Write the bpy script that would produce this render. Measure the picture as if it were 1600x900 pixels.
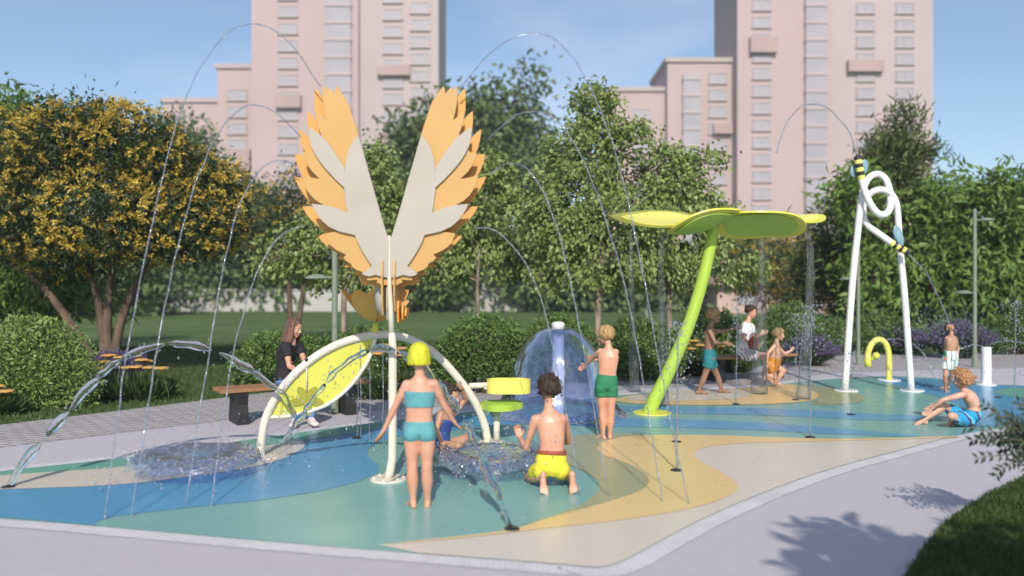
import bpy, bmesh, math, random
import numpy as np
from mathutils import Vector, Matrix, noise

for o in list(bpy.data.objects):
    bpy.data.objects.remove(o)
SC = bpy.context.scene
COL = SC.collection
R = math.radians
random.seed(7)
rng = np.random.default_rng(7)

# ------------------------------------------------------------------ camera, sky, sun, exposure
F, CX, CY, CAMH = 1250.0, 800.0, 450.0, 1.7
SUN_EL, SUN_AZ = R(35), R(180 - 2)
cam_d = bpy.data.cameras.new('camera')
cam = bpy.data.objects.new('camera', cam_d)
COL.objects.link(cam)
cam.location = (0, 0, CAMH)
cam.rotation_euler = (R(90), 0, 0)
cam_d.sensor_width = 36
cam_d.lens = 36 * F / 1600
cam_d.clip_end = 3000
cam_d.clip_start = 0.05
cam_d.dof.use_dof = True
cam_d.dof.focus_distance = 9.3
cam_d.dof.aperture_fstop = cam_d.lens / 1000 / 0.042
SC.camera = cam

world = bpy.data.worlds.new('World')
SC.world = world
world.use_nodes = True
wn = world.node_tree
bg = wn.nodes['Background']
sky = wn.nodes.new('ShaderNodeTexSky')
sky.sky_type = 'NISHITA'
sky.sun_disc = False
sky.sun_elevation = SUN_EL
sky.sun_rotation = SUN_AZ
sky.air_density = 1.0
sky.dust_density = 1.0
sky.ozone_density = 2.2
wtc = wn.nodes.new('ShaderNodeTexCoord')
wmap = wn.nodes.new('ShaderNodeMapping')
wmap.inputs['Scale'].default_value = (1.6, 1.6, 5.0)
wmap.inputs['Location'].default_value = (0.35, 0.1, 0.2)
wno = wn.nodes.new('ShaderNodeTexNoise')
wno.inputs['Scale'].default_value = 1.3
wno.inputs['Detail'].default_value = 5
wno.inputs['Roughness'].default_value = 0.5
wra = wn.nodes.new('ShaderNodeValToRGB')
wra.color_ramp.elements[0].position = 0.5
wra.color_ramp.elements[1].position = 0.78
wra.color_ramp.elements[0].color = (0, 0, 0, 1)
wra.color_ramp.elements[1].color = (0.48, 0.48, 0.48, 1)
wmx = wn.nodes.new('ShaderNodeMixRGB')
wmx.inputs['Color2'].default_value = (6.6, 6.6, 7.6, 1)
wn.links.new(wtc.outputs['Generated'], wmap.inputs['Vector'])
wn.links.new(wmap.outputs['Vector'], wno.inputs['Vector'])
wn.links.new(wno.outputs['Fac'], wra.inputs['Fac'])
wn.links.new(wra.outputs['Color'], wmx.inputs['Fac'])
wn.links.new(sky.outputs['Color'], wmx.inputs['Color1'])
wn.links.new(wmx.outputs['Color'], bg.inputs['Color'])
bg.inputs['Strength'].default_value = 0.15

sun_d = bpy.data.lights.new('sun', 'SUN')
sun_d.energy = 4.5
sun_d.angle = R(0.5)
sun_d.color = (1.0, 0.93, 0.82)
sun = bpy.data.objects.new('sun', sun_d)
COL.objects.link(sun)
sdir = Vector((math.sin(SUN_AZ) * math.cos(SUN_EL), math.cos(SUN_AZ) * math.cos(SUN_EL), math.sin(SUN_EL)))
sun.rotation_euler = sdir.to_track_quat('Z', 'Y').to_euler()
SC.view_settings.view_transform = 'Standard'
SC.view_settings.look = 'None'
SC.view_settings.exposure = 0.0
SC.view_settings.gamma = 1.0
SC.view_settings.use_curve_mapping = False
SC.cycles.use_denoising = True
SC.cycles.max_bounces = 10
SC.cycles.transparent_max_bounces = 24
SC.cycles.transmission_bounces = 8
SC.cycles.caustics_refractive = False
SC.cycles.caustics_reflective = False
SC.cycles.sample_clamp_indirect = 4


def W(x, y, d):
    """the point seen at photo pixel x, y at distance d along the view"""
    return Vector(((x - CX) / F * d, d, CAMH - (y - CY) / F * d))


def G(x, y, z=0.0):
    return W(x, y, F * (CAMH - z) / (y - CY))


# ------------------------------------------------------------------ materials
MATS = {}


def mat(name, col, rough=0.5, col2=None, nscale=8.0, bump=0.0, bscale=60.0, spec=0.5, coat=0.0, trans=0.0, metal=0.0,
        sss=0.0, stretch=None, det=4, lo=0.35, hi=0.65, rvar=0.0):
    if name in MATS:
        return MATS[name]
    m = bpy.data.materials.new(name)
    m.use_nodes = True
    nt = m.node_tree
    b = nt.nodes['Principled BSDF']
    b.inputs['Roughness'].default_value = rough
    b.inputs['Specular IOR Level'].default_value = spec
    b.inputs['Metallic'].default_value = metal
    b.inputs['Coat Weight'].default_value = coat
    b.inputs['Coat Roughness'].default_value = 0.12
    if sss:
        b.inputs['Subsurface Weight'].default_value = sss
        b.inputs['Subsurface Radius'].default_value = (0.02, 0.008, 0.004)
        b.inputs['Subsurface Scale'].default_value = 0.5
    tc = nt.nodes.new('ShaderNodeTexCoord')
    src = tc.outputs['Object']
    if stretch:
        mp = nt.nodes.new('ShaderNodeMapping')
        mp.inputs['Scale'].default_value = stretch
        nt.links.new(src, mp.inputs['Vector'])
        src = mp.outputs['Vector']
    c1 = (*col, 1)
    c2 = (*(col2 or tuple(v * 0.86 for v in col)), 1)
    n = nt.nodes.new('ShaderNodeTexNoise')
    n.inputs['Scale'].default_value = nscale
    n.inputs['Detail'].default_value = det
    nt.links.new(src, n.inputs['Vector'])
    ra = nt.nodes.new('ShaderNodeValToRGB')
    ra.color_ramp.elements[0].position = lo
    ra.color_ramp.elements[1].position = hi
    ra.color_ramp.elements[0].color = c1
    ra.color_ramp.elements[1].color = c2
    nt.links.new(n.outputs['Fac'], ra.inputs['Fac'])
    nt.links.new(ra.outputs['Color'], b.inputs['Base Color'])
    if rvar:
        mr = nt.nodes.new('ShaderNodeMapRange')
        mr.inputs['To Min'].default_value = rough - rvar
        mr.inputs['To Max'].default_value = rough + rvar
        nt.links.new(n.outputs['Fac'], mr.inputs['Value'])
        nt.links.new(mr.outputs['Result'], b.inputs['Roughness'])
    if bump:
        n2 = nt.nodes.new('ShaderNodeTexNoise')
        n2.inputs['Scale'].default_value = bscale
        n2.inputs['Detail'].default_value = 3
        nt.links.new(src, n2.inputs['Vector'])
        bp = nt.nodes.new('ShaderNodeBump')
        bp.inputs['Strength'].default_value = bump
        bp.inputs['Distance'].default_value = 0.02
        nt.links.new(n2.outputs['Fac'], bp.inputs['Height'])
        nt.links.new(bp.outputs['Normal'], b.inputs['Normal'])
    if trans:
        out = nt.nodes['Material Output']
        tr = nt.nodes.new('ShaderNodeBsdfTranslucent')
        mx = nt.nodes.new('ShaderNodeMixShader')
        mx.inputs['Fac'].default_value = trans
        nt.links.new(ra.outputs['Color'], tr.inputs['Color'])
        nt.links.new(b.outputs['BSDF'], mx.inputs[1])
        nt.links.new(tr.outputs['BSDF'], mx.inputs[2])
        nt.links.new(mx.outputs['Shader'], out.inputs['Surface'])
    MATS[name] = m
    return m


def leaf_mat(name, col, col2, col3=None, trans=0.3, nscale=1.4, rough=0.5):
    """three leaf tints mixed leaf by leaf"""
    if name in MATS:
        return MATS[name]
    m = mat(name, col, rough, col2, nscale=nscale, trans=trans, spec=0.35, lo=0.3, hi=0.7)
    nt = m.node_tree
    ra = [n for n in nt.nodes if n.type == 'VALTORGB'][0]
    at = nt.nodes.new('ShaderNodeAttribute')
    at.attribute_name = 'tint'
    mx = nt.nodes.new('ShaderNodeMixRGB')
    mx.inputs['Color2'].default_value = (*(col3 or col2), 1)
    nt.links.new(at.outputs['Fac'], mx.inputs['Fac'])
    nt.links.new(ra.outputs['Color'], mx.inputs['Color1'])
    for n in nt.nodes:
        if n.type == 'BSDF_PRINCIPLED':
            nt.links.new(mx.outputs['Color'], n.inputs['Base Color'])
        if n.type == 'BSDF_TRANSLUCENT':
            nt.links.new(mx.outputs['Color'], n.inputs['Color'])
    return m


def film_mat(name, tint, base=0.1, rough=0.03, bump=0.3, bscale=12.0, fres=1.25, streak=None, white=0.0, wcol=(0.82, 0.86, 0.95), wlo=0.15):
    """a thin sheet of moving water: mostly clear, glossy where it turns away"""
    if name in MATS:
        return MATS[name]
    m = bpy.data.materials.new(name)
    m.use_nodes = True
    nt = m.node_tree
    nt.nodes.remove(nt.nodes['Principled BSDF'])
    out = nt.nodes['Material Output']
    tr = nt.nodes.new('ShaderNodeBsdfTransparent')
    tr.inputs['Color'].default_value = (*tint, 1)
    gl = nt.nodes.new('ShaderNodeBsdfGlossy')
    gl.inputs['Roughness'].default_value = rough
    lw = nt.nodes.new('ShaderNodeFresnel')
    lw.inputs['IOR'].default_value = fres
    ad = nt.nodes.new('ShaderNodeMath')
    ad.operation = 'MULTIPLY_ADD'
    ad.inputs[1].default_value = 1.3
    ad.inputs[2].default_value = base
    ad.use_clamp = True
    nt.links.new(lw.outputs['Fac'], ad.inputs[0])
    mx = nt.nodes.new('ShaderNodeMixShader')
    nt.links.new(ad.outputs[0], mx.inputs['Fac'])
    nt.links.new(tr.outputs[0], mx.inputs[1])
    nt.links.new(gl.outputs[0], mx.inputs[2])
    last = mx.outputs['Shader']
    tc = nt.nodes.new('ShaderNodeTexCoord')
    mp = nt.nodes.new('ShaderNodeMapping')
    mp.inputs['Scale'].default_value = streak or (1, 1, 1)
    nt.links.new(tc.outputs['Object'], mp.inputs['Vector'])
    n = nt.nodes.new('ShaderNodeTexNoise')
    n.inputs['Scale'].default_value = bscale
    n.inputs['Detail'].default_value = 3
    nt.links.new(mp.outputs['Vector'], n.inputs['Vector'])
    bp = nt.nodes.new('ShaderNodeBump')
    bp.inputs['Strength'].default_value = bump
    bp.inputs['Distance'].default_value = 0.03
    nt.links.new(n.outputs['Fac'], bp.inputs['Height'])
    nt.links.new(bp.outputs['Normal'], gl.inputs['Normal'])
    nt.links.new(bp.outputs['Normal'], lw.inputs['Normal'])
    if white:
        df = nt.nodes.new('ShaderNodeBsdfDiffuse')
        df.inputs['Color'].default_value = (*wcol, 1)
        ra = nt.nodes.new('ShaderNodeValToRGB')
        ra.color_ramp.elements[0].position = 0.5
        ra.color_ramp.elements[1].position = 0.8
        ra.color_ramp.elements[1].color = (white, white, white, 1)
        ra.color_ramp.elements[0].color = (white * wlo, white * wlo, white * wlo, 1)
        nt.links.new(n.outputs['Fac'], ra.inputs['Fac'])
        m2 = nt.nodes.new('ShaderNodeMixShader')
        nt.links.new(ra.outputs['Color'], m2.inputs['Fac'])
        nt.links.new(last, m2.inputs[1])
        nt.links.new(df.outputs[0], m2.inputs[2])
        last = m2.outputs['Shader']
    nt.links.new(last, out.inputs['Surface'])
    MATS[name] = m
    return m


def glass_mat(name, col, rough=0.02, ior=1.33, bump=0.2, bscale=20):
    m = mat(name, col, rough, col, bump=bump, bscale=bscale)
    b = m.node_tree.nodes['Principled BSDF']
    b.inputs['Transmission Weight'].default_value = 1.0
    b.inputs['IOR'].default_value = ior
    return m


def brick_mat(name, c1, c2, mortar, scale, bw, rh, msize, rough=0.8, rot=0.0, bump=0.3):
    if name in MATS:
        return MATS[name]
    m = mat(name, c1, rough)
    nt = m.node_tree
    b = nt.nodes['Principled BSDF']
    tc = nt.nodes.new('ShaderNodeTexCoord')
    mp = nt.nodes.new('ShaderNodeMapping')
    mp.inputs['Rotation'].default_value = (0, 0, rot)
    nt.links.new(tc.outputs['Object'], mp.inputs['Vector'])
    br = nt.nodes.new('ShaderNodeTexBrick')
    br.inputs['Color1'].default_value = (*c1, 1)
    br.inputs['Color2'].default_value = (*c2, 1)
    br.inputs['Mortar'].default_value = (*mortar, 1)
    br.inputs['Scale'].default_value = scale
    br.inputs['Brick Width'].default_value = bw
    br.inputs['Row Height'].default_value = rh
    br.inputs['Mortar Size'].default_value = msize
    nt.links.new(mp.outputs['Vector'], br.inputs['Vector'])
    no = nt.nodes.new('ShaderNodeTexNoise')
    no.inputs['Scale'].default_value = 3
    no.inputs['Detail'].default_value = 6
    nt.links.new(tc.outputs['Object'], no.inputs['Vector'])
    mx = nt.nodes.new('ShaderNodeMixRGB')
    mx.blend_type = 'MULTIPLY'
    mx.inputs['Fac'].default_value = 0.35
    nt.links.new(br.outputs['Color'], mx.inputs['Color1'])
    nt.links.new(no.outputs['Fac'], mx.inputs['Color2'])
    nt.links.new(mx.outputs['Color'], b.inputs['Base Color'])
    bp = nt.nodes.new('ShaderNodeBump')
    bp.inputs['Strength'].default_value = bump
    bp.inputs['Distance'].default_value = 0.004
    bp.invert = True
    nt.links.new(br.outputs['Fac'], bp.inputs['Height'])
    nt.links.new(bp.outputs['Normal'], b.inputs['Normal'])
    return m


def stripe_mat(name, cols, width, axis=(1, 0, 0), rough=0.8, wob=0.0):
    m = mat(name, cols[0], rough)
    nt = m.node_tree
    b = nt.nodes['Principled BSDF']
    tc = nt.nodes.new('ShaderNodeTexCoord')
    vm = nt.nodes.new('ShaderNodeVectorMath')
    vm.operation = 'DOT_PRODUCT'
    vm.inputs[1].default_value = axis
    nt.links.new(tc.outputs['Object'], vm.inputs[0])
    ml = nt.nodes.new('ShaderNodeMath')
    ml.operation = 'MULTIPLY'
    ml.inputs[1].default_value = 1.0 / width
    nt.links.new(vm.outputs['Value'], ml.inputs[0])
    last = ml.outputs[0]
    if wob:
        n = nt.nodes.new('ShaderNodeTexNoise')
        n.inputs['Scale'].default_value = 9
        nt.links.new(tc.outputs['Object'], n.inputs['Vector'])
        ma = nt.nodes.new('ShaderNodeMath')
        ma.operation = 'MULTIPLY_ADD'
        ma.inputs[1].default_value = wob
        nt.links.new(n.outputs['Fac'], ma.inputs[0])
        nt.links.new(last, ma.inputs[2])
        last = ma.outputs[0]
    fr = nt.nodes.new('ShaderNodeMath')
    fr.operation = 'FRACT'
    nt.links.new(last, fr.inputs[0])
    ra = nt.nodes.new('ShaderNodeValToRGB')
    ra.color_ramp.interpolation = 'CONSTANT'
    k = len(cols)
    ra.color_ramp.elements[0].color = (*cols[0], 1)
    ra.color_ramp.elements[1].position = 1 / k
    ra.color_ramp.elements[1].color = (*cols[1], 1)
    for i in range(2, k):
        e = ra.color_ramp.elements.new(i / k)
        e.color = (*cols[i], 1)
    nt.links.new(fr.outputs[0], ra.inputs['Fac'])
    nt.links.new(ra.outputs['Color'], b.inputs['Base Color'])
    return m


# ------------------------------------------------------------------ things, parts, meshes
def tag(o, label=None, cat=None, group=None, kind=None):
    if label:
        o['label'] = label
    if cat:
        o['category'] = cat
    if group:
        o['group'] = group
    if kind:
        o['kind'] = kind
    return o


def thing(name, label, cat, loc, group=None):
    o = bpy.data.objects.new(name, None)
    o.empty_display_size = 0.1
    COL.objects.link(o)
    o.location = loc
    return tag(o, label, cat, group)


def worldloc(o):
    v = Vector(o.location)
    while o.parent:
        o = o.parent
        v = v + Vector(o.location)
    return v


def link(name, me, mats, parent=None, loc=None, smooth=True):
    """mesh in world coordinates -> object whose origin is loc (or its parent's origin)"""
    for m in (mats if isinstance(mats, (list, tuple)) else [mats]):
        me.materials.append(m)
    o = bpy.data.objects.new(name, me)
    COL.objects.link(o)
    base = Vector((0, 0, 0))
    if parent is not None:
        base = worldloc(parent)
        o.parent = parent
    elif loc is not None:
        base = Vector(loc)
        o.location = base
    if base.length:
        me.transform(Matrix.Translation(-base))
    if smooth:
        me.polygons.foreach_set('use_smooth', [True] * len(me.polygons))
    me.update()
    return o


def frame(t):
    t = Vector(t).normalized()
    a = Vector((0, 0, 1)) if abs(t.z) < 0.9 else Vector((0, 1, 0))
    u = t.cross(a).normalized()
    return u, u.cross(t).normalized()


def catmull(pts, n=8, closed=False):
    P = [Vector(p) for p in pts]
    out = []
    N = len(P)
    for i in range(N if closed else N - 1):
        if closed:
            a, b, c, d = P[i - 1], P[i], P[(i + 1) % N], P[(i + 2) % N]
        else:
            b, c = P[i], P[i + 1]
            a = P[i - 1] if i else b * 2 - c
            d = P[i + 2] if i + 2 < N else c * 2 - b
        for k in range(n):
            t = k / n
            out.append(0.5 * ((2 * b) + (c - a) * t + (2 * a - 5 * b + 4 * c - d) * t * t + (3 * b - a - 3 * c + d) * t ** 3))
    if not closed:
        out.append(P[-1].copy())
    return out


class MB:
    def __init__(self):
        self.v, self.f, self.mi = [], [], []
        self.cur = 0

    def add(self, vs, fs):
        n = len(self.v)
        self.v += [tuple(p) for p in vs]
        self.f += [tuple(i + n for i in f) for f in fs]
        self.mi += [self.cur] * len(fs)

    def tube(self, path, rad, n=10, round_ends=False, flat=None):
        P = [Vector(p) for p in path]
        if not isinstance(rad, (list, tuple)):
            rad = [rad] * len(P)
        rad = list(rad)
        if len(rad) != len(P):
            rad = [np.interp(i / (len(P) - 1), np.linspace(0, 1, len(rad)), rad) for i in range(len(P))]
        if round_ends:
            def ext(p, q, r):
                d = (p - q)
                d = d.normalized() if d.length > 1e-7 else Vector((0, 0, 1))
                return [(p + d * r * s, r * math.sqrt(max(0, 1 - s * s))) for s in (0.5, 0.85, 0.985)]
            st = ext(P[0], P[1], rad[0])[::-1]
            en = ext(P[-1], P[-2], rad[-1])
            P = [a for a, _ in st] + P + [a for a, _ in en]
            rad = [b for _, b in st] + rad + [b for _, b in en]
        vs = []
        t0 = (P[1] - P[0]).normalized()
        u, w = frame(t0)
        for i, p in enumerate(P):
            t = (P[min(i + 1, len(P) - 1)] - P[max(i - 1, 0)])
            t = t.normalized() if t.length > 1e-9 else t0
            u = (u - t * u.dot(t))
            u = u.normalized() if u.length > 1e-6 else frame(t)[0]
            w = t.cross(u).normalized()
            for k in range(n):
                a = 2 * math.pi * k / n
                vs.append(p + (u * math.cos(a) + w * math.sin(a)) * rad[i])
        fs = []
        for i in range(len(P) - 1):
            for k in range(n):
                k2 = (k + 1) % n
                fs.append((i * n + k, i * n + k2, (i + 1) * n + k2, (i + 1) * n + k))
        fs.append(tuple(range(n))[::-1])
        fs.append(tuple((len(P) - 1) * n + k for k in range(n)))
        self.add(vs, fs)

    def capsule(self, a, b, ra, rb=None, n=12):
        a, b = Vector(a), Vector(b)
        if (a - b).length < 1e-5:
            b = a + Vector((0, 0, 1e-3))
        self.tube([a, b], [ra, rb if rb is not None else ra], n, True)

    def ellipsoid(self, c, r, axes=None, nu=16, nv=10):
        c = Vector(c)
        ax = axes or (Vector((1, 0, 0)), Vector((0, 1, 0)), Vector((0, 0, 1)))
        vs = [c - ax[2] * r[2]]
        for j in range(1, nv):
            ph = -math.pi / 2 + math.pi * j / nv
            for i in range(nu):
                th = 2 * math.pi * i / nu
                vs.append(c + ax[0] * (r[0] * math.cos(ph) * math.cos(th)) + ax[1] * (r[1] * math.cos(ph) * math.sin(th)) + ax[2] * (r[2] * math.sin(ph)))
        vs.append(c + ax[2] * r[2])
        fs = [(0, 1 + (i + 1) % nu, 1 + i) for i in range(nu)]
        for j in range(nv - 2):
            for i in range(nu):
                i2 = (i + 1) % nu
                fs.append((1 + j * nu + i, 1 + j * nu + i2, 1 + (j + 1) * nu + i2, 1 + (j + 1) * nu + i))
        b0 = 1 + (nv - 2) * nu
        fs += [(len(vs) - 1, b0 + i, b0 + (i + 1) % nu) for i in range(nu)]
        self.add(vs, fs)

    def loft(self, secs, n=20, p=2.0):
        """secs: (centre, right unit, forward unit, half width, half depth)"""
        vs = []
        for c, r, f, a, b in secs:
            for k in range(n):
                t = 2 * math.pi * k / n
                cs, sn = math.cos(t), math.sin(t)
                x = math.copysign(abs(cs) ** (2 / p), cs) * a
                y = math.copysign(abs(sn) ** (2 / p), sn) * b
                vs.append(Vector(c) + r * x + f * y)
        fs = []
        for i in range(len(secs) - 1):
            for k in range(n):
                k2 = (k + 1) % n
                fs.append((i * n + k, i * n + k2, (i + 1) * n + k2, (i + 1) * n + k))
        fs.append(tuple(range(n))[::-1])
        fs.append(tuple((len(secs) - 1) * n + k for k in range(n)))
        self.add(vs, fs)

    def lathe(self, prof, c=(0, 0, 0), n=32, jitter=None, caps=True):
        c = Vector(c)
        vs = []
        for i, (r, z) in enumerate(prof):
            for k in range(n):
                t = 2 * math.pi * k / n
                rr, zz = r, z
                if jitter:
                    rr, zz = jitter(r, z, t, i)
                vs.append(c + Vector((math.cos(t) * rr, math.sin(t) * rr, zz)))
        fs = []
        for i in range(len(prof) - 1):
            for k in range(n):
                k2 = (k + 1) % n
                fs.append((i * n + k, i * n + k2, (i + 1) * n + k2, (i + 1) * n + k))
        if caps:
            fs.append(tuple(range(n))[::-1])
            fs.append(tuple((len(prof) - 1) * n + k for k in range(n)))
        self.add(vs, fs)

    def box(self, c, size, axes=None, bev=0.0):
        c = Vector(c)
        ax = axes or (Vector((1, 0, 0)), Vector((0, 1, 0)), Vector((0, 0, 1)))
        h = [s / 2 for s in size]
        if bev <= 0:
            vs = [c + ax[0] * (sx * h[0]) + ax[1] * (sy * h[1]) + ax[2] * (sz * h[2]) for sz in (-1, 1) for sy in (-1, 1) for sx in (-1, 1)]
            self.add(vs, [(0, 2, 3, 1), (4, 5, 7, 6), (0, 1, 5, 4), (2, 6, 7, 3), (0, 4, 6, 2), (1, 3, 7, 5)])
            return
        bm = bmesh.new()
        bmesh.ops.create_cube(bm, size=1)
        for v in bm.verts:
            v.co = Vector((v.co.x * size[0], v.co.y * size[1], v.co.z * size[2]))
        bmesh.ops.bevel(bm, geom=bm.edges[:], offset=min(bev, min(h) * 0.9), segments=2, affect='EDGES', profile=0.5)
        bm.verts.index_update()
        self.add([c + ax[0] * v.co.x + ax[1] * v.co.y + ax[2] * v.co.z for v in bm.verts], [tuple(v.index for v in f.verts) for f in bm.faces])
        bm.free()

    def prism(self, pts, depth_vec):
        """closed outline extruded along depth_vec"""
        P = [Vector(p) for p in pts]
        n = len(P)
        d = Vector(depth_vec)
        vs = P + [p + d for p in P]
        fs = [tuple(range(n)), tuple(range(2 * n - 1, n - 1, -1))]
        for i in range(n):
            j = (i + 1) % n
            fs.append((i, i + n, j + n, j))
        self.add(vs, fs)

    def mesh(self, name):
        me = bpy.data.meshes.new(name)
        me.from_pydata(self.v, [], self.f)
        if any(self.mi):
            me.polygons.foreach_set('material_index', self.mi)
        me.validate()
        return me

    def build(self, name, mats, parent=None, loc=None, smooth=True, fix=False, auto=None):
        me = self.mesh(name)
        if fix:
            bm = bmesh.new()
            bm.from_mesh(me)
            bmesh.ops.recalc_face_normals(bm, faces=bm.faces[:])
            bm.to_mesh(me)
            bm.free()
        o = link(name, me, mats, parent, loc, smooth)
        if auto:
            o.data.set_sharp_from_angle(angle=R(auto))
        return o

    def build_solid(self, name, mats, parent, voxel, smooth=3, loc=None):
        """fuses everything into one continuous surface"""
        me = self.mesh(name + '_raw')
        o = bpy.data.objects.new('raw', me)
        COL.objects.link(o)
        m = o.modifiers.new('r', 'REMESH')
        m.mode = 'VOXEL'
        m.voxel_size = voxel
        s = o.modifiers.new('s', 'SMOOTH')
        s.factor = 0.5
        s.iterations = smooth
        dg = bpy.context.evaluated_depsgraph_get()
        me2 = bpy.data.meshes.new_from_object(o.evaluated_get(dg))
        bpy.data.objects.remove(o)
        bpy.data.meshes.remove(me)
        me2.name = name
        me2.materials.clear()
        return link(name, me2, mats, parent, loc, True)


def copy_tree(o, loc=None, parent=None, label=None, group=None):
    c = o.copy()
    COL.objects.link(c)
    if parent is not None:
        c.parent = parent
    if loc is not None:
        c.location = loc
    if label:
        c['label'] = label
    if group:
        c['group'] = group
    for ch in list(o.children):
        copy_tree(ch, None, c)
    return c


def sheet(name, pts, z, m, kind='structure', smooth_n=0):
    P = [Vector((p[0], p[1], 0)) for p in pts]
    if smooth_n:
        P = catmull(P, smooth_n, True)
    me = bpy.data.meshes.new(name)
    area = sum(P[i].x * P[(i + 1) % len(P)].y - P[(i + 1) % len(P)].x * P[i].y for i in range(len(P)))
    idx = list(range(len(P)))
    if area < 0:
        idx = idx[::-1]
    me.from_pydata([(p.x, p.y, z) for p in P], [], [idx])
    o = link(name, me, m, smooth=False)
    tag(o, kind=kind)
    return o


# ------------------------------------------------------------------ leaves
def tri_mesh(name, V, T, tint=None):
    me = bpy.data.meshes.new(name)
    nv, nt = len(V), len(T)
    me.vertices.add(nv)
    me.vertices.foreach_set('co', np.ascontiguousarray(V, dtype=np.float32).ravel())
    me.loops.add(nt * 3)
    me.loops.foreach_set('vertex_index', np.ascontiguousarray(T, dtype=np.int32).ravel())
    me.polygons.add(nt)
    me.polygons.foreach_set('loop_start', np.arange(0, nt * 3, 3, dtype=np.int32))
    if tint is not None:
        a = me.attributes.new('tint', 'FLOAT', 'POINT')
        a.data.foreach_set('value', np.ascontiguousarray(tint, dtype=np.float32))
    me.update(calc_edges=True)
    return me


def unit(a):
    return a / np.maximum(np.linalg.norm(a, axis=1, keepdims=True), 1e-9)


def leaves(C, A, N, length, width, fold=0.25, tint=None, pointed=True):
    """C base points, A leaf axes, N leaf normals -> verts, tris: each leaf folded along its midrib"""
    A = unit(A)
    B = unit(np.cross(N, A))
    N = np.cross(A, B)
    n = len(C)
    L = np.broadcast_to(np.asarray(length, float).reshape(-1, 1), (n, 1))
    Wd = np.broadcast_to(np.asarray(width, float).reshape(-1, 1), (n, 1))
    p = 0.42
    v0 = C
    v1 = C + A * L * p + B * Wd * 0.5 + N * Wd * fold
    v2 = C + A * L - N * L * 0.12
    v3 = C + A * L * p - B * Wd * 0.5 + N * Wd * fold
    V = np.stack([v0, v1, v2, v3], 1).reshape(-1, 3)
    i = np.arange(n) * 4
    T = np.stack([np.stack([i, i + 1, i + 2], 1), np.stack([i, i + 2, i + 3], 1)], 1).reshape(-1, 3)
    tn = None if tint is None else np.repeat(tint, 4)
    return V, T, tn


def rand_dirs(n):
    return unit(rng.normal(size=(n, 3)))


def leaf_object(name, C, m, parent, length, width, out_from=None, droop=0.4, tintp=0.35, lvar=0.35, up=0.6):
    n = len(C)
    A = rand_dirs(n)
    if out_from is not None:
        A = A + 0.7 * unit(C - out_from)
    A[:, 2] -= droop
    N = rand_dirs(n)
    N[:, 2] += up
    ln = length * (1 + lvar * rng.uniform(-1, 1, n))
    wd = width * (1 + lvar * rng.uniform(-1, 1, n))
    tint = np.clip(rng.normal(tintp, 0.3, n), 0, 1)
    V, T, tn = leaves(C, A, N, ln, wd, 0.22, tint)
    return link(name, tri_mesh(name, V, T, tn), m, parent, smooth=False)

# ================================================================== the ground
m_lawn = mat('lawn_green', (0.065, 0.115, 0.032), 0.85, (0.10, 0.15, 0.05), nscale=0.35, bump=0.8, bscale=40, spec=0.2)
m_pave = mat('pale_paving', (0.52, 0.49, 0.53), 0.7, (0.47, 0.445, 0.485), nscale=7, bump=0.45, bscale=60, stretch=(1, 6, 1), spec=0.35, det=10, lo=0.3, hi=0.7)
m_brick = brick_mat('brick_paving', (0.52, 0.48, 0.49), (0.45, 0.42, 0.43), (0.13, 0.12, 0.12), 1.0, 0.30, 0.10, 0.010, 0.8, R(17))
m_strip = brick_mat('mosaic_strip', (0.80, 0.77, 0.79), (0.73, 0.70, 0.73), (0.55, 0.53, 0.56), 1.0, 0.075, 0.03, 0.0035, 0.5, R(0), 0.4)
WET = dict(rough=0.26, rvar=0.16, nscale=1.3, bump=0.06, bscale=350, spec=0.45, det=7)
m_aqua = mat('aqua_surfacing', (0.20, 0.405, 0.385), col2=(0.18, 0.37, 0.355), **WET)
m_teal = mat('teal_surfacing', (0.16, 0.40, 0.32), col2=(0.145, 0.365, 0.295), **WET)
m_blue = mat('blue_surfacing', (0.105, 0.315, 0.52), col2=(0.092, 0.285, 0.48), **WET)
m_sand = mat('sand_surfacing', (0.74, 0.54, 0.26), col2=(0.69, 0.50, 0.235), **WET)
m_cream = mat('cream_surfacing', (0.64, 0.575, 0.50), col2=(0.60, 0.535, 0.465), **WET)
m_olive = mat('olive_surfacing', (0.36, 0.37, 0.215), col2=(0.325, 0.335, 0.19), **WET)


def GP(*pts, z=0.0):
    return [G(x, y, z) for x, y in pts]


sheet('lawn', [(-900, -60), (900, -60), (900, 1500), (-900, 1500)], -0.012, m_lawn)
# brick path behind, light paving around the deck
sheet('brick_path', GP((-500, 740), (0, 664), (200, 640), (345, 622), (420, 613), (640, 592), (830, 590), (990, 584), (1080, 580), (1180, 574), (1300, 556), (1420, 553), (1600, 547), (1900, 542),
                       (1900, 575), (1600, 574), (1400, 579), (1300, 582), (1180, 601), (1000, 606), (830, 622), (700, 634), (560, 642), (420, 648), (345, 657), (0, 699), (-500, 780)), 0.0, m_brick)
pl = GP((-500, 778), (0, 697), (345, 655), (420, 646), (560, 640), (700, 632), (830, 620), (1000, 604), (1180, 599), (1300, 580), (1400, 577), (1600, 572), (1900, 572))
sheet('paving', pl + [Vector((14, 6, 0)), Vector((9, -6, 0)), Vector((-9, -6, 0)), Vector((-9, 5.5, 0))], -0.004, m_pave)
deck_rear = [(-340, 792), (-150, 757), (0, 737), (200, 715), (400, 686), (560, 664), (680, 650), (830, 634), (990, 616), (1090, 610), (1180, 605), (1240, 598), (1280, 594), (1340, 590), (1400, 588), (1480, 593), (1540, 600), (1610, 603), (1720, 612)]
deck_front = [(1720, 648), (1610, 664), (1510, 678), (1400, 706), (1300, 733), (1200, 768), (1100, 811), (1040, 842), (985, 872), (950, 886), (915, 887), (860, 882), (480, 852), (0, 811), (-340, 793)]


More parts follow.
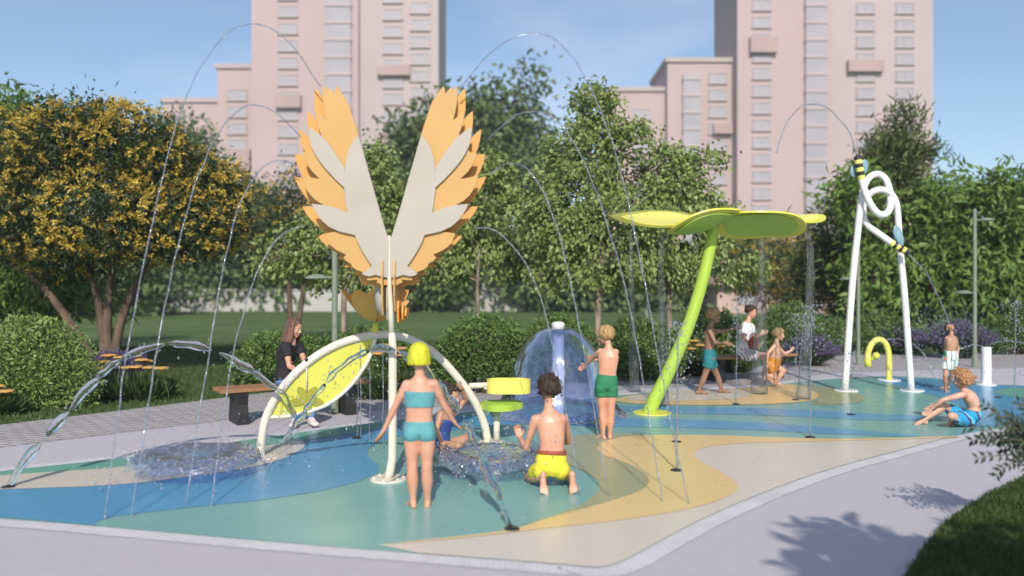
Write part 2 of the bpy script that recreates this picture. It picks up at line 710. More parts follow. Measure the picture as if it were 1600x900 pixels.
def offset_poly(P, w):
    out = []
    n = len(P)
    for i in range(n):
        a, b, c = P[i - 1], P[i], P[(i + 1) % n]
        d1, d2 = (b - a).normalized(), (c - b).normalized()
        nn = Vector((d1.y, -d1.x, 0)) + Vector((d2.y, -d2.x, 0))
        nn = nn.normalized() if nn.length > 1e-6 else Vector((d1.y, -d1.x, 0))
        out.append(b + nn * w)
    return out


deck = GP(*deck_rear, *deck_front)
# rounder run of the boundary, kept in order rear -> front
rear = catmull([G(x, y) for x, y in deck_rear], 5)
front = catmull([G(x, y) for x, y in deck_front], 5)
deckP = rear[:-1] + front[:-1]
area = sum(deckP[i].x * deckP[(i + 1) % len(deckP)].y - deckP[(i + 1) % len(deckP)].x * deckP[i].y for i in range(len(deckP)))
sheet('border_strip', offset_poly(deckP, 0.155 if area > 0 else -0.155), 0.002, m_strip)
DZ = 0.006
sheet('splash_deck', deckP, DZ, m_aqua)
DZ2, DZ3, DZ4 = 0.009, 0.012, 0.015
# teal strip at the rear left
sheet('teal_surfacing', GP((-150, 758), (0, 738), (200, 716), (400, 687), (560, 665), (600, 663), (560, 676), (480, 690), (400, 702), (210, 729), (0, 745), (-150, 760)), DZ2, m_teal)
# blue sweep
sheet('blue_surfacing', [p for p in GP((-330, 793), (-160, 770), (0, 757), (170, 752), (300, 738), (430, 700), (480, 689), (560, 676), (640, 661), (720, 651), (800, 650), (870, 652), (1000, 655), (1100, 657), (1200, 662),
                                       (1320, 671), (1432, 681), (1432, 684), (1300, 679), (1180, 673), (1060, 669), (960, 668), (860, 664), (790, 664), (740, 668), (700, 676), (640, 678), (598, 690), (576, 702), (574, 714),
                                       (592, 728), (590, 740), (560, 754), (500, 769), (400, 784), (290, 795), (180, 808), (150, 816), (150, 822), (0, 809))], DZ2, m_blue)
sheet('cream_surfacing', catmull(GP((-160, 765), (0, 745), (210, 729), (400, 701), (462, 690), (476, 694), (466, 707), (410, 728), (300, 746), (170, 760), (0, 767), (-160, 778)), 5, True), DZ3, m_cream)
# upper thin blue stripe and the blue pool at the right
sheet('blue_surfacing', catmull(GP((930, 634), (1000, 636), (1100, 637), (1200, 639), (1330, 645), (1440, 651), (1446, 655), (1400, 658), (1330, 656), (1200, 650), (1100, 648), (1000, 645), (930, 641)), 5, True), DZ2, m_blue)
sheet('blue_surfacing', [p for p in catmull(GP((1372, 591), (1400, 590), (1480, 595), (1540, 602), (1610, 605), (1700, 611), (1700, 646), (1610, 660), (1540, 668), (1520, 662), (1512, 645), (1490, 630), (1450, 616), (1410, 606), (1380, 598)), 5, True)], DZ2, m_blue)
sheet('teal_surfacing', catmull(GP((1556, 611), (1590, 607), (1650, 611), (1690, 617), (1650, 625), (1590, 622), (1562, 617)), 6, True), DZ3, m_teal)
# rear sand patch with its cream centre and olive end
sheet('sand_surfacing', catmull(GP((985, 619), (1040, 614), (1090, 611), (1180, 606), (1225, 601), (1255, 605), (1275, 614), (1278, 622), (1255, 629), (1180, 633), (1080, 634), (1000, 632), (960, 627)), 5, True), DZ3, m_sand)
sheet('cream_surfacing', catmull(GP((990, 620), (1040, 615), (1090, 612), (1135, 609), (1165, 612), (1172, 618), (1150, 624), (1090, 627), (1030, 628), (980, 625)), 5, True), DZ4, m_cream)
sheet('olive_surfacing', catmull(GP((1228, 601), (1262, 602), (1310, 609), (1348, 619), (1345, 628), (1310, 633), (1268, 632), (1278, 624), (1277, 615), (1258, 606)), 5, True), DZ2, m_olive)
# cream field in front with the sand and olive waves
cream = [(590, 853), (640, 850), (720, 843), (800, 834), (960, 815), (1040, 803), (1120, 785), (1080, 740), (1060, 712), (1100, 696), (1180, 690), (1300, 688), (1480, 684)]
cf = [G(x, y) for x, y in cream] + [p for p in front[1:] if p.x > G(590, 861).x and p.x < G(1498, 682).x and p.y < 9.5]
sheet('cream_surfacing', cf, DZ2, m_cream)
sheet('sand_surfacing', catmull(GP((600, 853), (700, 845), (800, 834), (880, 825), (960, 816), (1040, 804), (1110, 788), (1148, 771), (1150, 757), (1125, 738), (1095, 722), (1085, 711), (1100, 701), (1160, 694), (1300, 690.5), (1480, 685.5),
                                   (1480, 683.5), (1300, 687), (1100, 681), (1000, 682), (955, 688), (934, 699), (942, 711), (985, 728), (1008, 742), (1014, 754), (1000, 769), (940, 789), (860, 811), (800, 829), (720, 840)), 4, True), DZ3, m_sand)
sheet('olive_surfacing', catmull(GP((905, 681), (950, 679), (1000, 679), (1000, 681.5), (957, 687), (935, 699), (943, 711), (986, 728), (1009, 742), (1015, 754), (1001, 769), (941, 789), (861, 811), (815, 823), (870, 806),
                                    (915, 786), (936, 766), (928, 748), (900, 732), (870, 722), (850, 712), (860, 698), (880, 688)), 4, True), DZ3 - 0.001, m_olive)
# the lawn corner by the camera
lawn_corner = GP((1300, 1000), (1413, 902), (1440, 860), (1480, 814), (1545, 772), (1600, 746), (1700, 722), (1900, 702)) + [Vector((12, 8, 0)), Vector((9, -4, 0)), Vector((2.2, -2, 0))]
sheet('lawn', lawn_corner, 0.003, m_lawn)


def grass(name, pts, h, w, m, lean=0.35):
    n = len(pts)
    C = np.array(pts)
    A = rng.normal(size=(n, 3)) * lean
    A[:, 2] = 1
    N = rand_dirs(n)
    N[:, 2] = 0
    V, T, tn = leaves(C, A, N, h * rng.uniform(0.5, 1.2, n), w * rng.uniform(0.7, 1.3, n), 0.1, np.clip(rng.normal(0.35, 0.3, n), 0, 1))
    o = link(name, tri_mesh(name, V, T, tn), m, None, smooth=False)
    return tag(o, 'short green grass blades covering the lawn', 'grass', kind='stuff')


def in_poly(x, y, P):
    c = np.zeros(len(x), bool)
    j = len(P) - 1
    for i in range(len(P)):
        xi, yi, xj, yj = P[i].x, P[i].y, P[j].x, P[j].y
        if yi != yj:
            c ^= ((yi > y) != (yj > y)) & (x < (xj - xi) * (y - yi) / (yj - yi) + xi)
        j = i
    return c


m_blade = leaf_mat('grass_blade', (0.04, 0.085, 0.02), (0.06, 0.11, 0.026), (0.09, 0.12, 0.038), trans=0.25, nscale=0.8)
xs, ys = rng.uniform(1.8, 5.6, 120000), rng.uniform(3.6, 9.0, 120000)
k = in_poly(xs, ys, lawn_corner)
grass('grass', np.stack([xs[k], ys[k], np.full(k.sum(), 0.0)], 1), 0.05, 0.007, m_blade)
lawn_rear = GP((-40, 668), (0, 663), (200, 639), (345, 621), (420, 612), (640, 591), (830, 589), (990, 583), (1080, 579), (1180, 573), (1300, 555), (1420, 552), (1600, 546), (1650, 520), (1300, 510), (900, 520), (500, 530), (100, 545), (-60, 580))
xs, ys = rng.uniform(-14, 20, 260000), rng.uniform(8, 26, 260000)
k = in_poly(xs, ys, lawn_rear)
grass('grass', np.stack([xs[k], ys[k], np.full(k.sum(), -0.012)], 1), 0.07, 0.016, m_blade)

# ================================================================== the towers and the far wall
m_pink = mat('pink_render', (0.465, 0.365, 0.365), 0.85, (0.43, 0.335, 0.335), nscale=0.06, spec=0.2)
m_pink2 = mat('pale_render', (0.465, 0.39, 0.395), 0.85, (0.43, 0.36, 0.36), nscale=0.08, spec=0.2)
m_brown = mat('brown_render', (0.44, 0.33, 0.315), 0.85, nscale=0.1, spec=0.2)
m_wpane = mat('window_pane', (0.38, 0.36, 0.40), 0.3, (0.33, 0.32, 0.36), nscale=0.2, spec=0.3)
m_wframe = mat('window_frame', (0.45, 0.38, 0.39), 0.6)
TD = 140.0


def tower(label, blocks, strips, columns, browns, d=TD):
    k = d / F
    X = lambda px: (px - CX) * k
    Z = lambda py: CAMH - (py - CY) * k
    x0 = min(b[0] for b in blocks)
    x1 = max(b[1] for b in blocks)
    t = thing('tower_block', label, 'building', (X((x0 + x1) / 2), d + 8, 0))
    for i, (a, b, top, dy) in enumerate(blocks):
        w = MB()
        w.box(((X(a) + X(b)) / 2, d + dy + 8, Z(top) / 2), (X(b) - X(a), 16, Z(top)))
        wall = w.build('wall', m_pink if i != 1 else m_pink2, t, smooth=False)
        r = MB()
        r.box(((X(a) + X(b)) / 2, d + dy + 8, Z(top) + 0.4), (X(b) - X(a) + 0.8, 16.8, 0.8))
        r.build('roof', m_pink2, wall, smooth=False)
    for (a, b, top, dy) in strips:       # glazed stair bay with floor bands
        w = MB()
        z = 6.0
        w.box(((X(a) + X(b)) / 2, d + dy - 0.25, Z(top) / 2), (X(b) - X(a), 0.9, Z(top)))
        s = w.build('glazed_bay', m_wpane, t, smooth=False)
        while z < Z(top) and z < 60:
            w = MB()
            w.box(((X(a) + X(b)) / 2, d + dy - 0.42, z), (X(b) - X(a) + 0.2, 0.9, 0.5))
            w.build('floor_band', m_wframe, s, smooth=False)
            z += 3.0
    first = None
    for (px, wd, ytop, ybot, dy) in columns:
        z = Z(ybot)
        while z < Z(ytop):
            if first is None:
                p = MB()
                p.box((X(px), d + dy - 0.06, z), (wd, 0.2, 1.7))
                first = p.build('window', m_wpane, t, smooth=False)
                q = MB()
                for sx in (-1, 0, 1):
                    q.box((X(px) + sx * wd / 2, d + dy - 0.15, z), (0.14, 0.2, 1.9))
                q.box((X(px), d + dy - 0.155, z - 0.95), (wd + 0.5, 0.4, 0.2))
                q.box((X(px), d + dy - 0.155, z + 0.95), (wd + 0.2, 0.2, 0.16))
                q.build('frame', m_wframe, first, smooth=False)
                f0 = Vector((X(px), d + dy, z))
            else:
                c = copy_tree(first, Vector((X(px), d + dy, z)) - f0, t)
                c.scale = (1, 1, 1)
            z += 3.0
    for (a, b, y0, y1, dy) in browns:
        w = MB()
        w.box(((X(a) + X(b)) / 2, d + dy - 0.5, (Z(y0) + Z(y1)) / 2), (X(b) - X(a), 1.2, Z(y0) - Z(y1)))
        w.build('balcony', m_brown, t, smooth=False)
    return t


tower('pink apartment tower behind the bird sculpture', [(393, 560, -260, 0), (560, 684, -250, 1.5), (330, 393, 100, 3), (236, 330, 150, 5)],
      [(509, 549, -240, 0)], [(450, 3.2, -10, 340, 0), (612, 3.4, -10, 340, 1.5), (362, 2.6, 120, 330, 3), (655, 1.6, -10, 330, 1.5)],
      [(432, 472, 150, 170, 0), (588, 640, 100, 116, 1.5), (590, 636, 208, 226, 1.5), (268, 330, 190, 236, 5), (344, 384, 230, 262, 3)])
tower('pink apartment tower behind the bee sprayer, stepping down beside the tall tree', [(1152, 1300, -260, 0), (1300, 1465, -250, 1.5), (1048, 1152, 90, 3), (960, 1048, 132, 5)],
      [(1257, 1290, -240, 0), (1072, 1100, 110, 3)], [(1190, 3.0, -10, 330, 0), (1358, 4.0, -10, 330, 1.5), (1420, 2.2, -10, 330, 1.5), (1128, 2.2, 110, 330, 3), (1010, 3, 150, 330, 5)],
      [(1328, 1384, 92, 110, 1.5), (1170, 1212, 60, 84, 0), (1340, 1380, 250, 268, 1.5), (1120, 1150, 190, 205, 3)])

m_farwall = mat('far_wall_render', (0.46, 0.45, 0.43), 0.9, nscale=0.3)
m_farpink = mat('far_house_render', (0.52, 0.36, 0.33), 0.9, nscale=0.3)
m_roof = mat('far_roof', (0.26, 0.17, 0.15), 0.9, nscale=1)
fw = thing('garden_wall', 'long pale grey wall far across the lawn', 'wall', (-14, 58, 0))
b = MB()
b.box((-14, 58, 0.75), (52, 0.4, 1.5))
b.build('wall_panel', m_farwall, fw, smooth=False)
b = MB()
b.box((-14, 58, 1.56), (52.2, 0.55, 0.12))
b.build('coping', m_farwall, fw, smooth=False)
hs = thing('low_house', 'low pink house beyond the bushes behind the right bench', 'house', (17.3, 56, 0))
b = MB()
b.box((17.3, 56, 0.9), (7.4, 6, 1.8))
hw = b.build('wall', m_farpink, hs, smooth=False)
b = MB()
b.prism([(13.2, 52.4, 1.8), (13.2, 59.6, 1.8), (13.2, 56, 2.5)], (8.2, 0, 0))
b.build('roof', m_roof, hw, smooth=False, fix=True)
for i in range(2):
    b = MB()
    b.box((15.6 + i * 3.4, 52.97, 1.0), (1.3, 0.1, 0.8))
    b.build('window', m_wpane, hw, smooth=False)

# ================================================================== trees, bushes, flowers
m_bark = mat('bark_brown', (0.16, 0.115, 0.085), 0.9, (0.09, 0.065, 0.05), nscale=10, bump=0.8, bscale=30, stretch=(1, 1, 0.25), spec=0.2)
m_bark2 = mat('bark_pale', (0.34, 0.28, 0.22), 0.9, (0.14, 0.11, 0.09), nscale=9, bump=0.7, bscale=30, stretch=(1, 1, 0.3), spec=0.2)
m_leaf_a = leaf_mat('dark_green_leaf', (0.035, 0.065, 0.02), (0.06, 0.095, 0.03), (0.03, 0.042, 0.018), trans=0.2)
m_blossom = leaf_mat('yellow_blossom', (0.62, 0.45, 0.065), (0.53, 0.38, 0.05), (0.70, 0.54, 0.14), trans=0.2)
m_leaf_c = leaf_mat('fresh_green_leaf', (0.21, 0.28, 0.08), (0.145, 0.21, 0.055), (0.33, 0.39, 0.15), trans=0.22, rough=0.42)
m_leaf_r = leaf_mat('mid_green_leaf', (0.11, 0.20, 0.035), (0.15, 0.25, 0.05), (0.21, 0.32, 0.09), trans=0.3)
m_leaf_b = leaf_mat('bush_leaf', (0.19, 0.29, 0.075), (0.135, 0.22, 0.05), (0.30, 0.39, 0.14), trans=0.25, nscale=3)
m_leaf_d = leaf_mat('hedge_leaf', (0.11, 0.205, 0.05), (0.075, 0.15, 0.033), (0.19, 0.28, 0.085), trans=0.25, nscale=3)
m_leaf_f = leaf_mat('far_leaf', (0.11, 0.17, 0.065), (0.085, 0.135, 0.05), (0.15, 0.21, 0.08), trans=0.2, nscale=0.3)
m_conifer = leaf_mat('feathery_leaf', (0.095, 0.13, 0.035), (0.13, 0.165, 0.045), (0.07, 0.09, 0.03), trans=0.2)
m_branchleaf = leaf_mat('shade_dark_leaf', (0.012, 0.026, 0.014), (0.018, 0.036, 0.018), (0.028, 0.05, 0.022), trans=0.1)  # near black base colour stands in for tree shade on the shrub


def blobs_px(lst, d, deep=0.85):
    """crown lobes given as seen: pixel centre and radii, plus an offset in depth"""
    out = []
    for x, y, rx, ry, dd in lst:
        c = W(x, y, d + dd)
        s = (d + dd) / F
        out.append((c, Vector((rx * s, (rx + ry) / 2 * s * deep, ry * s))))
    return out


def sample_blobs(bl, n, shell=0.55):
    vol = np.array([b[1].x * b[1].y * b[1].z for b in bl]) ** 0.75
    idx = rng.choice(len(bl), n, p=vol / vol.sum())
    d = rand_dirs(n) * (rng.uniform(shell, 1, n) ** 0.6)[:, None]
    c = np.array([tuple(b[0]) for b in bl])[idx]
    r = np.array([tuple(b[1]) for b in bl])[idx]
    return c + d * r, c


def bent(a, b, k, n=6):
    a, b = Vector(a), Vector(b)
    L = (b - a).length
    off = Vector((random.uniform(-1, 1), random.uniform(-1, 1), random.uniform(-0.2, 0.6))) * L * k
    return [a.lerp(b, t) + off * math.sin(math.pi * t) + Vector((random.uniform(-1, 1), random.uniform(-1, 1), random.uniform(-1, 1))) * L * 0.02 * (0 < t < 1) for t in np.linspace(0, 1, n)]


def tree(name, label, stems, bl, tips, leafm, barkm, per, size, clump, r0=0.09, group=None, blossoms=None, squash=0.8, droop=0.4, extra=None, twig=0.012, shell=0.35):
    """stems: list of pixel-traced trunk paths (world points); bl: crown lobes"""
    base = stems[0][0]
    t = thing(name, label, 'tree', (base.x, base.y, 0), group)
    tb = MB()
    nodes = []
    for sp in stems:
        P = catmull(sp, 5)
        tb.tube(P, list(np.linspace(r0, r0 * 0.45, len(P))), 9, True)
        nodes += [(p, r0 * (1 - 0.5 * i / len(P))) for i, p in enumerate(P) if i > len(P) * 0.45]
    limbs = []
    for c, r in bl:
        near = min(nodes, key=lambda q: (q[0] - c).length + 1.5 * max(0, q[0].z - c.z + 0.2))
        P = bent(near[0], c, 0.12, 7)
        tb.tube(P, list(np.linspace(near[1] * 0.55, 0.02, 7)), 7, True)
        limbs += [(p, 0.02) for p in P[1:]]
    T, cc = sample_blobs(bl, tips, shell)
    allp = np.array([tuple(p) for p, _ in limbs])
    for i in range(0, tips):
        q = T[i]
        dist = np.linalg.norm(allp - q, axis=1) + 0.8 * np.maximum(0, allp[:, 2] - q[2])
        a = Vector(allp[dist.argmin()])
        P = bent(a, q, 0.1, 4)
        tb.tube(P, [twig, twig * 0.8, twig * 0.55, twig * 0.3], 4)
    tb.build('trunk', barkm, t)
    cl = np.repeat(np.arange(tips), per)
    C = T[cl] + rng.normal(size=(len(cl), 3)) * np.array([clump, clump, clump * squash]) * 0.5
    ctr = np.mean([tuple(c) for c, _ in bl], axis=0)
    leaf_object('crown', C, leafm, t, size[0], size[1], ctr, droop)
    if blossoms:
        nb, sprays, bm_, spread = blossoms
        # blossom sprays: short tufts standing on the sunny outer tips
        S, cs = sample_blobs(bl, nb, 0.86)
        D = unit(S - cs)
        D[:, 2] = np.abs(D[:, 2]) * 0.3
        D = unit(D + 0.6 * rand_dirs(nb) + np.array([[0.35, -0.2, 0.12]]))
        i = np.repeat(np.arange(nb), sprays)
        u = rng.uniform(0, 1, len(i))
        pos = S[i] + D[i] * (u * spread)[:, None] + rng.normal(size=(len(i), 3)) * 0.02
        A = D[i] + 0.8 * rand_dirs(len(i))
        N = rand_dirs(len(i))
        N[:, 2] += 0.5
        V, TT, tn = leaves(pos, A, N, 0.075 * rng.uniform(.6, 1.3, len(i)), 0.028, 0.2, np.clip(rng.normal(.4, .35, len(i)), 0, 1))
        link('blossom', tri_mesh('blossom', V, TT, tn), bm_, t, smooth=False)
    return t


def stem_px(pts, d):
    return [W(x, y, d + (p[0] if p else 0)) for x, y, *p in pts]


def ground_stem(pts, d):
    """first point sits on the ground at distance d"""
    P = stem_px(pts, d)
    P[0].z = -0.03
    return P


# left flowering tree
d = 15.5
bl = blobs_px([(20, 250, 90, 75, 0), (110, 235, 90, 72, -.5), (200, 240, 85, 75, -.3), (280, 290, 75, 65, 0), (335, 300, 45, 55, .2), (60, 340, 90, 70, -.6), (160, 335, 90, 70, -1), (255, 360, 85, 60, -.6),
               (330, 360, 45, 42, .2), (-30, 330, 80, 80, .3), (110, 400, 80, 40, 0.2), (310, 330, 60, 50, -.2), (170, 205, 50, 44, .2), (80, 210, 50, 46, .4)], d)
tree('flowering_tree', 'broad many stemmed tree covered in yellow blossom sprays', [ground_stem([(165, 590), (160, 520), (148, 450), (120, 400)], d), ground_stem([(172, 588), (190, 500), (215, 440), (240, 400)], d),
     ground_stem([(160, 592), (120, 520), (60, 440), (10, 410)], d), ground_stem([(168, 588), (168, 500), (172, 430), (175, 380)], d)],
     bl, 560, m_leaf_a, m_bark, 80, (0.11, 0.04), 0.45, 0.10, blossoms=(2500, 16, m_blossom, 0.17), shell=0.05)
# second flowering tree, behind
d = 24
bl = blobs_px([(420, 330, 60, 55, 0), (470, 310, 60, 50, 0), (390, 370, 45, 40, 0), (450, 370, 60, 45, -.5), (520, 330, 55, 60, .5)], d)
tree('flowering_tree', 'smaller yellow flowering tree partly hidden behind the bird sculpture', [ground_stem([(455, 545), (452, 460), (448, 400)], d), ground_stem([(460, 545), (475, 450), (490, 370)], d)],
     bl, 110, m_leaf_a, m_bark, 50, (0.13, 0.05), 0.5, 0.10, blossoms=(300, 14, m_blossom, 0.25))
# dark leafy tree at the left edge
d = 19
bl = blobs_px([(10, 210, 60, 60, 0), (-30, 300, 80, 90, 0), (40, 420, 90, 60, .5), (120, 440, 70, 45, .5), (-10, 470, 60, 60, .3), (20, 180, 40, 30, -.2)], d)
tree('leafy_tree', 'bright green long leaved tree rising behind the yellow blossom at the photo edge', [ground_stem([(-20, 580), (-15, 450), (0, 330)], d)], bl, 130, m_leaf_r, m_bark, 42, (0.34, 0.085), 0.7, 0.13)
# fresh green trees
d = 15.8
bl = blobs_px([(575, 300, 55, 60, 0), (520, 360, 70, 45, 0), (450, 395, 55, 38, -.2), (600, 370, 70, 50, 0), (560, 250, 35, 30, 0), (480, 420, 60, 30, .2), (560, 420, 80, 34, 0), (640, 330, 45, 50, .3), (600, 270, 40, 30, .2)], d)
tree('broadleaf_tree', 'light green leafy tree standing behind the bird sculpture', [ground_stem([(538, 590), (537, 500), (540, 440), (555, 380)], d)], bl, 210, m_leaf_c, m_bark2, 46, (0.095, 0.07), 0.25, 0.075, droop=0.9)
d = 16.4
bl = blobs_px([(745, 300, 60, 50, 0), (780, 280, 40, 30, 0), (720, 350, 55, 50, 0), (790, 340, 55, 45, 0), (745, 400, 75, 45, 0), (690, 420, 45, 28, 0), (800, 400, 50, 40, .1), (750, 250, 40, 25, .2), (705, 300, 30, 40, .3)], d)
tree('broadleaf_tree', 'light green tree between the wings and the tallest tree', [ground_stem([(746, 590), (747, 500), (746, 450), (748, 400)], d)], bl, 170, m_leaf_c, m_bark2, 46, (0.10, 0.072), 0.25, 0.06, droop=0.9)
d = 14.6
bl = blobs_px([(925, 165, 34, 40, 0), (900, 225, 60, 50, 0), (965, 215, 55, 40, 0), (1000, 270, 75, 50, 0), (900, 300, 75, 55, -.3), (980, 330, 90, 50, -.4), (1060, 300, 55, 45, .2), (870, 370, 65, 50, 0),
               (950, 400, 90, 48, -.3), (1050, 380, 80, 55, 0), (1110, 350, 50, 50, .3), (1130, 410, 55, 35, .2), (1020, 430, 75, 34, 0), (860, 430, 45, 24, 0), (1090, 250, 40, 22, .3), (1165, 425, 28, 16, .2), (905, 175, 30, 30, .2), (845, 320, 45, 45, .2)], d)
tree('broadleaf_tree', 'tallest light green tree, rising left of the leaf canopy', [ground_stem([(934, 590), (934, 500), (936, 430), (940, 330), (938, 250), (930, 190)], d), ground_stem([(1046, 585), (1045, 500), (1043, 440), (1030, 370)], d + 0.3)],
     bl, 470, m_leaf_c, m_bark2, 50, (0.09, 0.066), 0.23, 0.075, droop=0.9)
# right-hand trees
d = 24
bl = blobs_px([(1400, 250, 45, 45, 0), (1385, 310, 70, 60, 0), (1330, 360, 55, 60, 0), (1420, 370, 80, 70, 0), (1300, 430, 45, 60, 0), (1380, 440, 90, 60, 0), (1410, 195, 25, 32, 0), (1260, 440, 30, 50, .5), (1350, 260, 20, 12, 0), (1440, 240, 24, 14, 0)], d)
tree('feathery_tree', 'feathery dark green tree with a thin wispy top behind the bee sprayer', [ground_stem([(1395, 540), (1395, 420), (1402, 300), (1412, 190)], d)], bl, 330, m_conifer, m_bark, 50, (0.30, 0.05), 0.5, 0.11, droop=-0.2, twig=0.016)
d = 22
bl = blobs_px([(1340, 320, 45, 45, 0), (1480, 330, 50, 50, 0), (1500, 400, 70, 60, 0), (1440, 440, 60, 55, 0), (1550, 420, 50, 60, 0), (1370, 430, 60, 50, 0)], d)
tree('leafy_tree', 'bright green bushy tree under the wispy treetop', [ground_stem([(1450, 550), (1455, 470), (1460, 400)], d)], bl, 170, m_leaf_r, m_bark, 40, (0.30, 0.10), 0.6, 0.1)
d = 21
bl = blobs_px([(1580, 340, 30, 60, 0), (1570, 420, 50, 50, 0), (1605, 400, 50, 70, .4), (1540, 460, 60, 40, 0), (1572, 290, 16, 18, 0), (1545, 300, 25, 25, 0.2)], d)
tree('leafy_tree', 'bright green tree at the edge of the photo beside the lamp post', [ground_stem([(1590, 550), (1588, 450), (1580, 380)], d)], bl, 120, m_leaf_r, m_bark, 40, (0.28, 0.09), 0.55, 0.09)
d = 34
bl = blobs_px([(1235, 420, 55, 60, 0), (1190, 400, 45, 45, 0), (1250, 470, 50, 35, 0), (1180, 440, 40, 30, .3)], d)
tree('flowering_tree', 'dark yellow flowering tree far behind the leaf canopy', [ground_stem([(1225, 510), (1222, 450), (1220, 410)], d)], bl, 80, m_leaf_a, m_bark, 40, (0.24, 0.09), 0.8, 0.12, blossoms=(900, 20, m_blossom, 0.5))

# distant trees beyond the lawn
for lab, d, bl_, st in (
    ('large distant green tree seen between the two towers', 62, [(690, 230, 60, 60, 0), (750, 200, 55, 50, 0), (805, 165, 48, 50, 0), (800, 240, 60, 60, 0), (720, 300, 80, 55, 0), (650, 220, 34, 36, 0), (830, 280, 50, 60, 0), (640, 300, 50, 60, 0)], (745, 485)),
    ('distant dark tree in front of the left tower wing', 66, [(260, 230, 40, 40, 0), (265, 300, 60, 60, 0), (330, 320, 55, 50, 0), (390, 360, 50, 50, 0)], (300, 482)),
    ('distant round tree beyond the wall, left of the woman on the bench', 60, [(400, 400, 60, 50, 0), (340, 420, 60, 46, 0), (440, 440, 60, 40, 0), (300, 440, 50, 40, 0)], (380, 484)),
    ('distant tree filling the gap right of the bird pole', 58, [(660, 420, 60, 60, 0), (710, 400, 60, 60, 0), (620, 430, 40, 50, 0), (690, 360, 40, 40, 0)], (668, 486)),
    ('distant tree low behind the tallest tree', 58, [(850, 410, 60, 60, 0), (910, 430, 60, 50, 0), (970, 430, 60, 50, 0), (1030, 440, 50, 44, 0)], (900, 486)),
    ('distant tree behind the right bench and pink house', 70, [(1150, 420, 60, 50, 0), (1110, 440, 50, 40, 0), (1290, 420, 60, 50, 0), (1240, 440, 40, 36, 0)], (1180, 481)),
    ('distant tree on the skyline at the right photo edge', 64, [(1560, 420, 80, 60, 0), (1640, 400, 80, 70, 0), (1500, 440, 60, 40, 0)], (1570, 483)),
    ('distant dark tree low at the left photo edge', 50, [(60, 430, 90, 60, 0), (180, 440, 80, 50, 0), (-40, 400, 90, 80, 0)], (60, 492)),
):
    tree('distant_tree', lab, [[G(st[0], CY + F * CAMH / d), W(st[0], st[1] - 60, d), W(st[0] + 4, st[1] - 130, d)]], blobs_px(bl_, d), 110, m_leaf_f, m_bark, 130, (0.55, 0.34), 2.0, 0.3, group='trees far beyond the lawn', twig=0.05)


def bush(name, label, blob, n, m, size, group=None, cat='bush', d=None, dirs=0.7):
    bl = blobs_px(blob, d)
    base = bl[0][0]
    t = thing(name, label, cat, (base.x, base.y, 0), group)
    P = []
    vol = np.array([b[1].x * b[1].z for b in bl])
    for (c, r), v in zip(bl, vol):
        k = int(n * v / vol.sum())
        dd = rand_dirs(k)
        lump = np.array([noise.noise(Vector(q) * 3.2 + c * 3) for q in dd])
        rad = (rng.uniform(0.35, 1, k) ** 0.45) * (0.93 + 0.22 * lump)
        q = np.array(tuple(c)) + dd * rad[:, None] * np.array(tuple(r))
        P.append(q)
    P = np.concatenate(P)
    P = P[P[:, 2] > -0.01]
    ctr = np.array([base.x, base.y, base.z * 0.5])
    st = MB()
    for i in range(14):
        q = P[rng.integers(len(P))]
        st.tube(bent((base.x + random.uniform(-.12, .12), base.y + random.uniform(-.12, .12), -0.02), q, 0.1, 4), [0.018, 0.012, 0.008, 0.003], 5)
    st.build('branches', m_bark, t)
    leaf_object('foliage', P, m, t, size[0], size[1], ctr, -0.25, tintp=0.3)
    return t


bush('bush', 'large rounded light green bush at the left lawn edge', [(60, 580, 92, 88, 0), (20, 575, 80, 75, .1), (100, 600, 62, 62, -.1), (50, 540, 60, 54, .1)], 15000, m_leaf_b, (0.075, 0.030), d=11.6)
bush('bush', 'green clipped bush directly behind the woman in the black shirt', [(440, 560, 72, 46, 0), (395, 575, 40, 34, 0), (490, 565, 50, 44, .1)], 9000, m_leaf_d, (0.075, 0.034), d=13.2)
bush('bush', 'green bush behind the white arch and the bird pole', [(585, 555, 60, 50, 0), (640, 570, 44, 40, .1), (545, 560, 40, 44, .1)], 8000, m_leaf_d, (0.075, 0.034), d=13.4)
bush('bush', 'round dark green bush left of the water dome', [(755, 545, 74, 56, 0), (710, 565, 42, 42, 0), (800, 560, 44, 44, .1)], 10000, m_leaf_d, (0.075, 0.034), d=13.0)
bush('bush', 'dark bush seen through the top of the water dome', [(870, 545, 62, 60, 0), (905, 560, 50, 50, .1)], 7000, m_leaf_d, (0.075, 0.034), d=14.5)
bush('bush', 'green bush between the boy in green shorts and the green stem', [(990, 545, 58, 52, 0), (1030, 550, 48, 48, .1), (950, 560, 30, 36, 0)], 8000, m_leaf_d, (0.08, 0.036), d=14.8)
bush('bush', 'green bush behind the boy in teal shorts', [(1110, 530, 56, 52, 0), (1150, 540, 44, 44, .1)], 7000, m_leaf_d, (0.08, 0.036), d=16.5)
bush('bush', 'dark green bush behind the running toddler', [(1235, 515, 56, 44, 0), (1190, 525, 40, 36, 0), (1280, 525, 40, 36, .1)], 7000, m_leaf_d, (0.085, 0.038), d=19)
bush('bush', 'low dark bush behind the yellow hook sprayer', [(1370, 520, 60, 34, 0), (1325, 525, 40, 30, 0), (1420, 528, 40, 26, .1)], 6000, m_leaf_d, (0.09, 0.04), d=21)
bush('bush', 'low dark bush behind the white bollard sprayer', [(1600, 515, 50, 36, 0), (1560, 525, 40, 28, 0)], 5000, m_leaf_d, (0.09, 0.04), d=20.5)

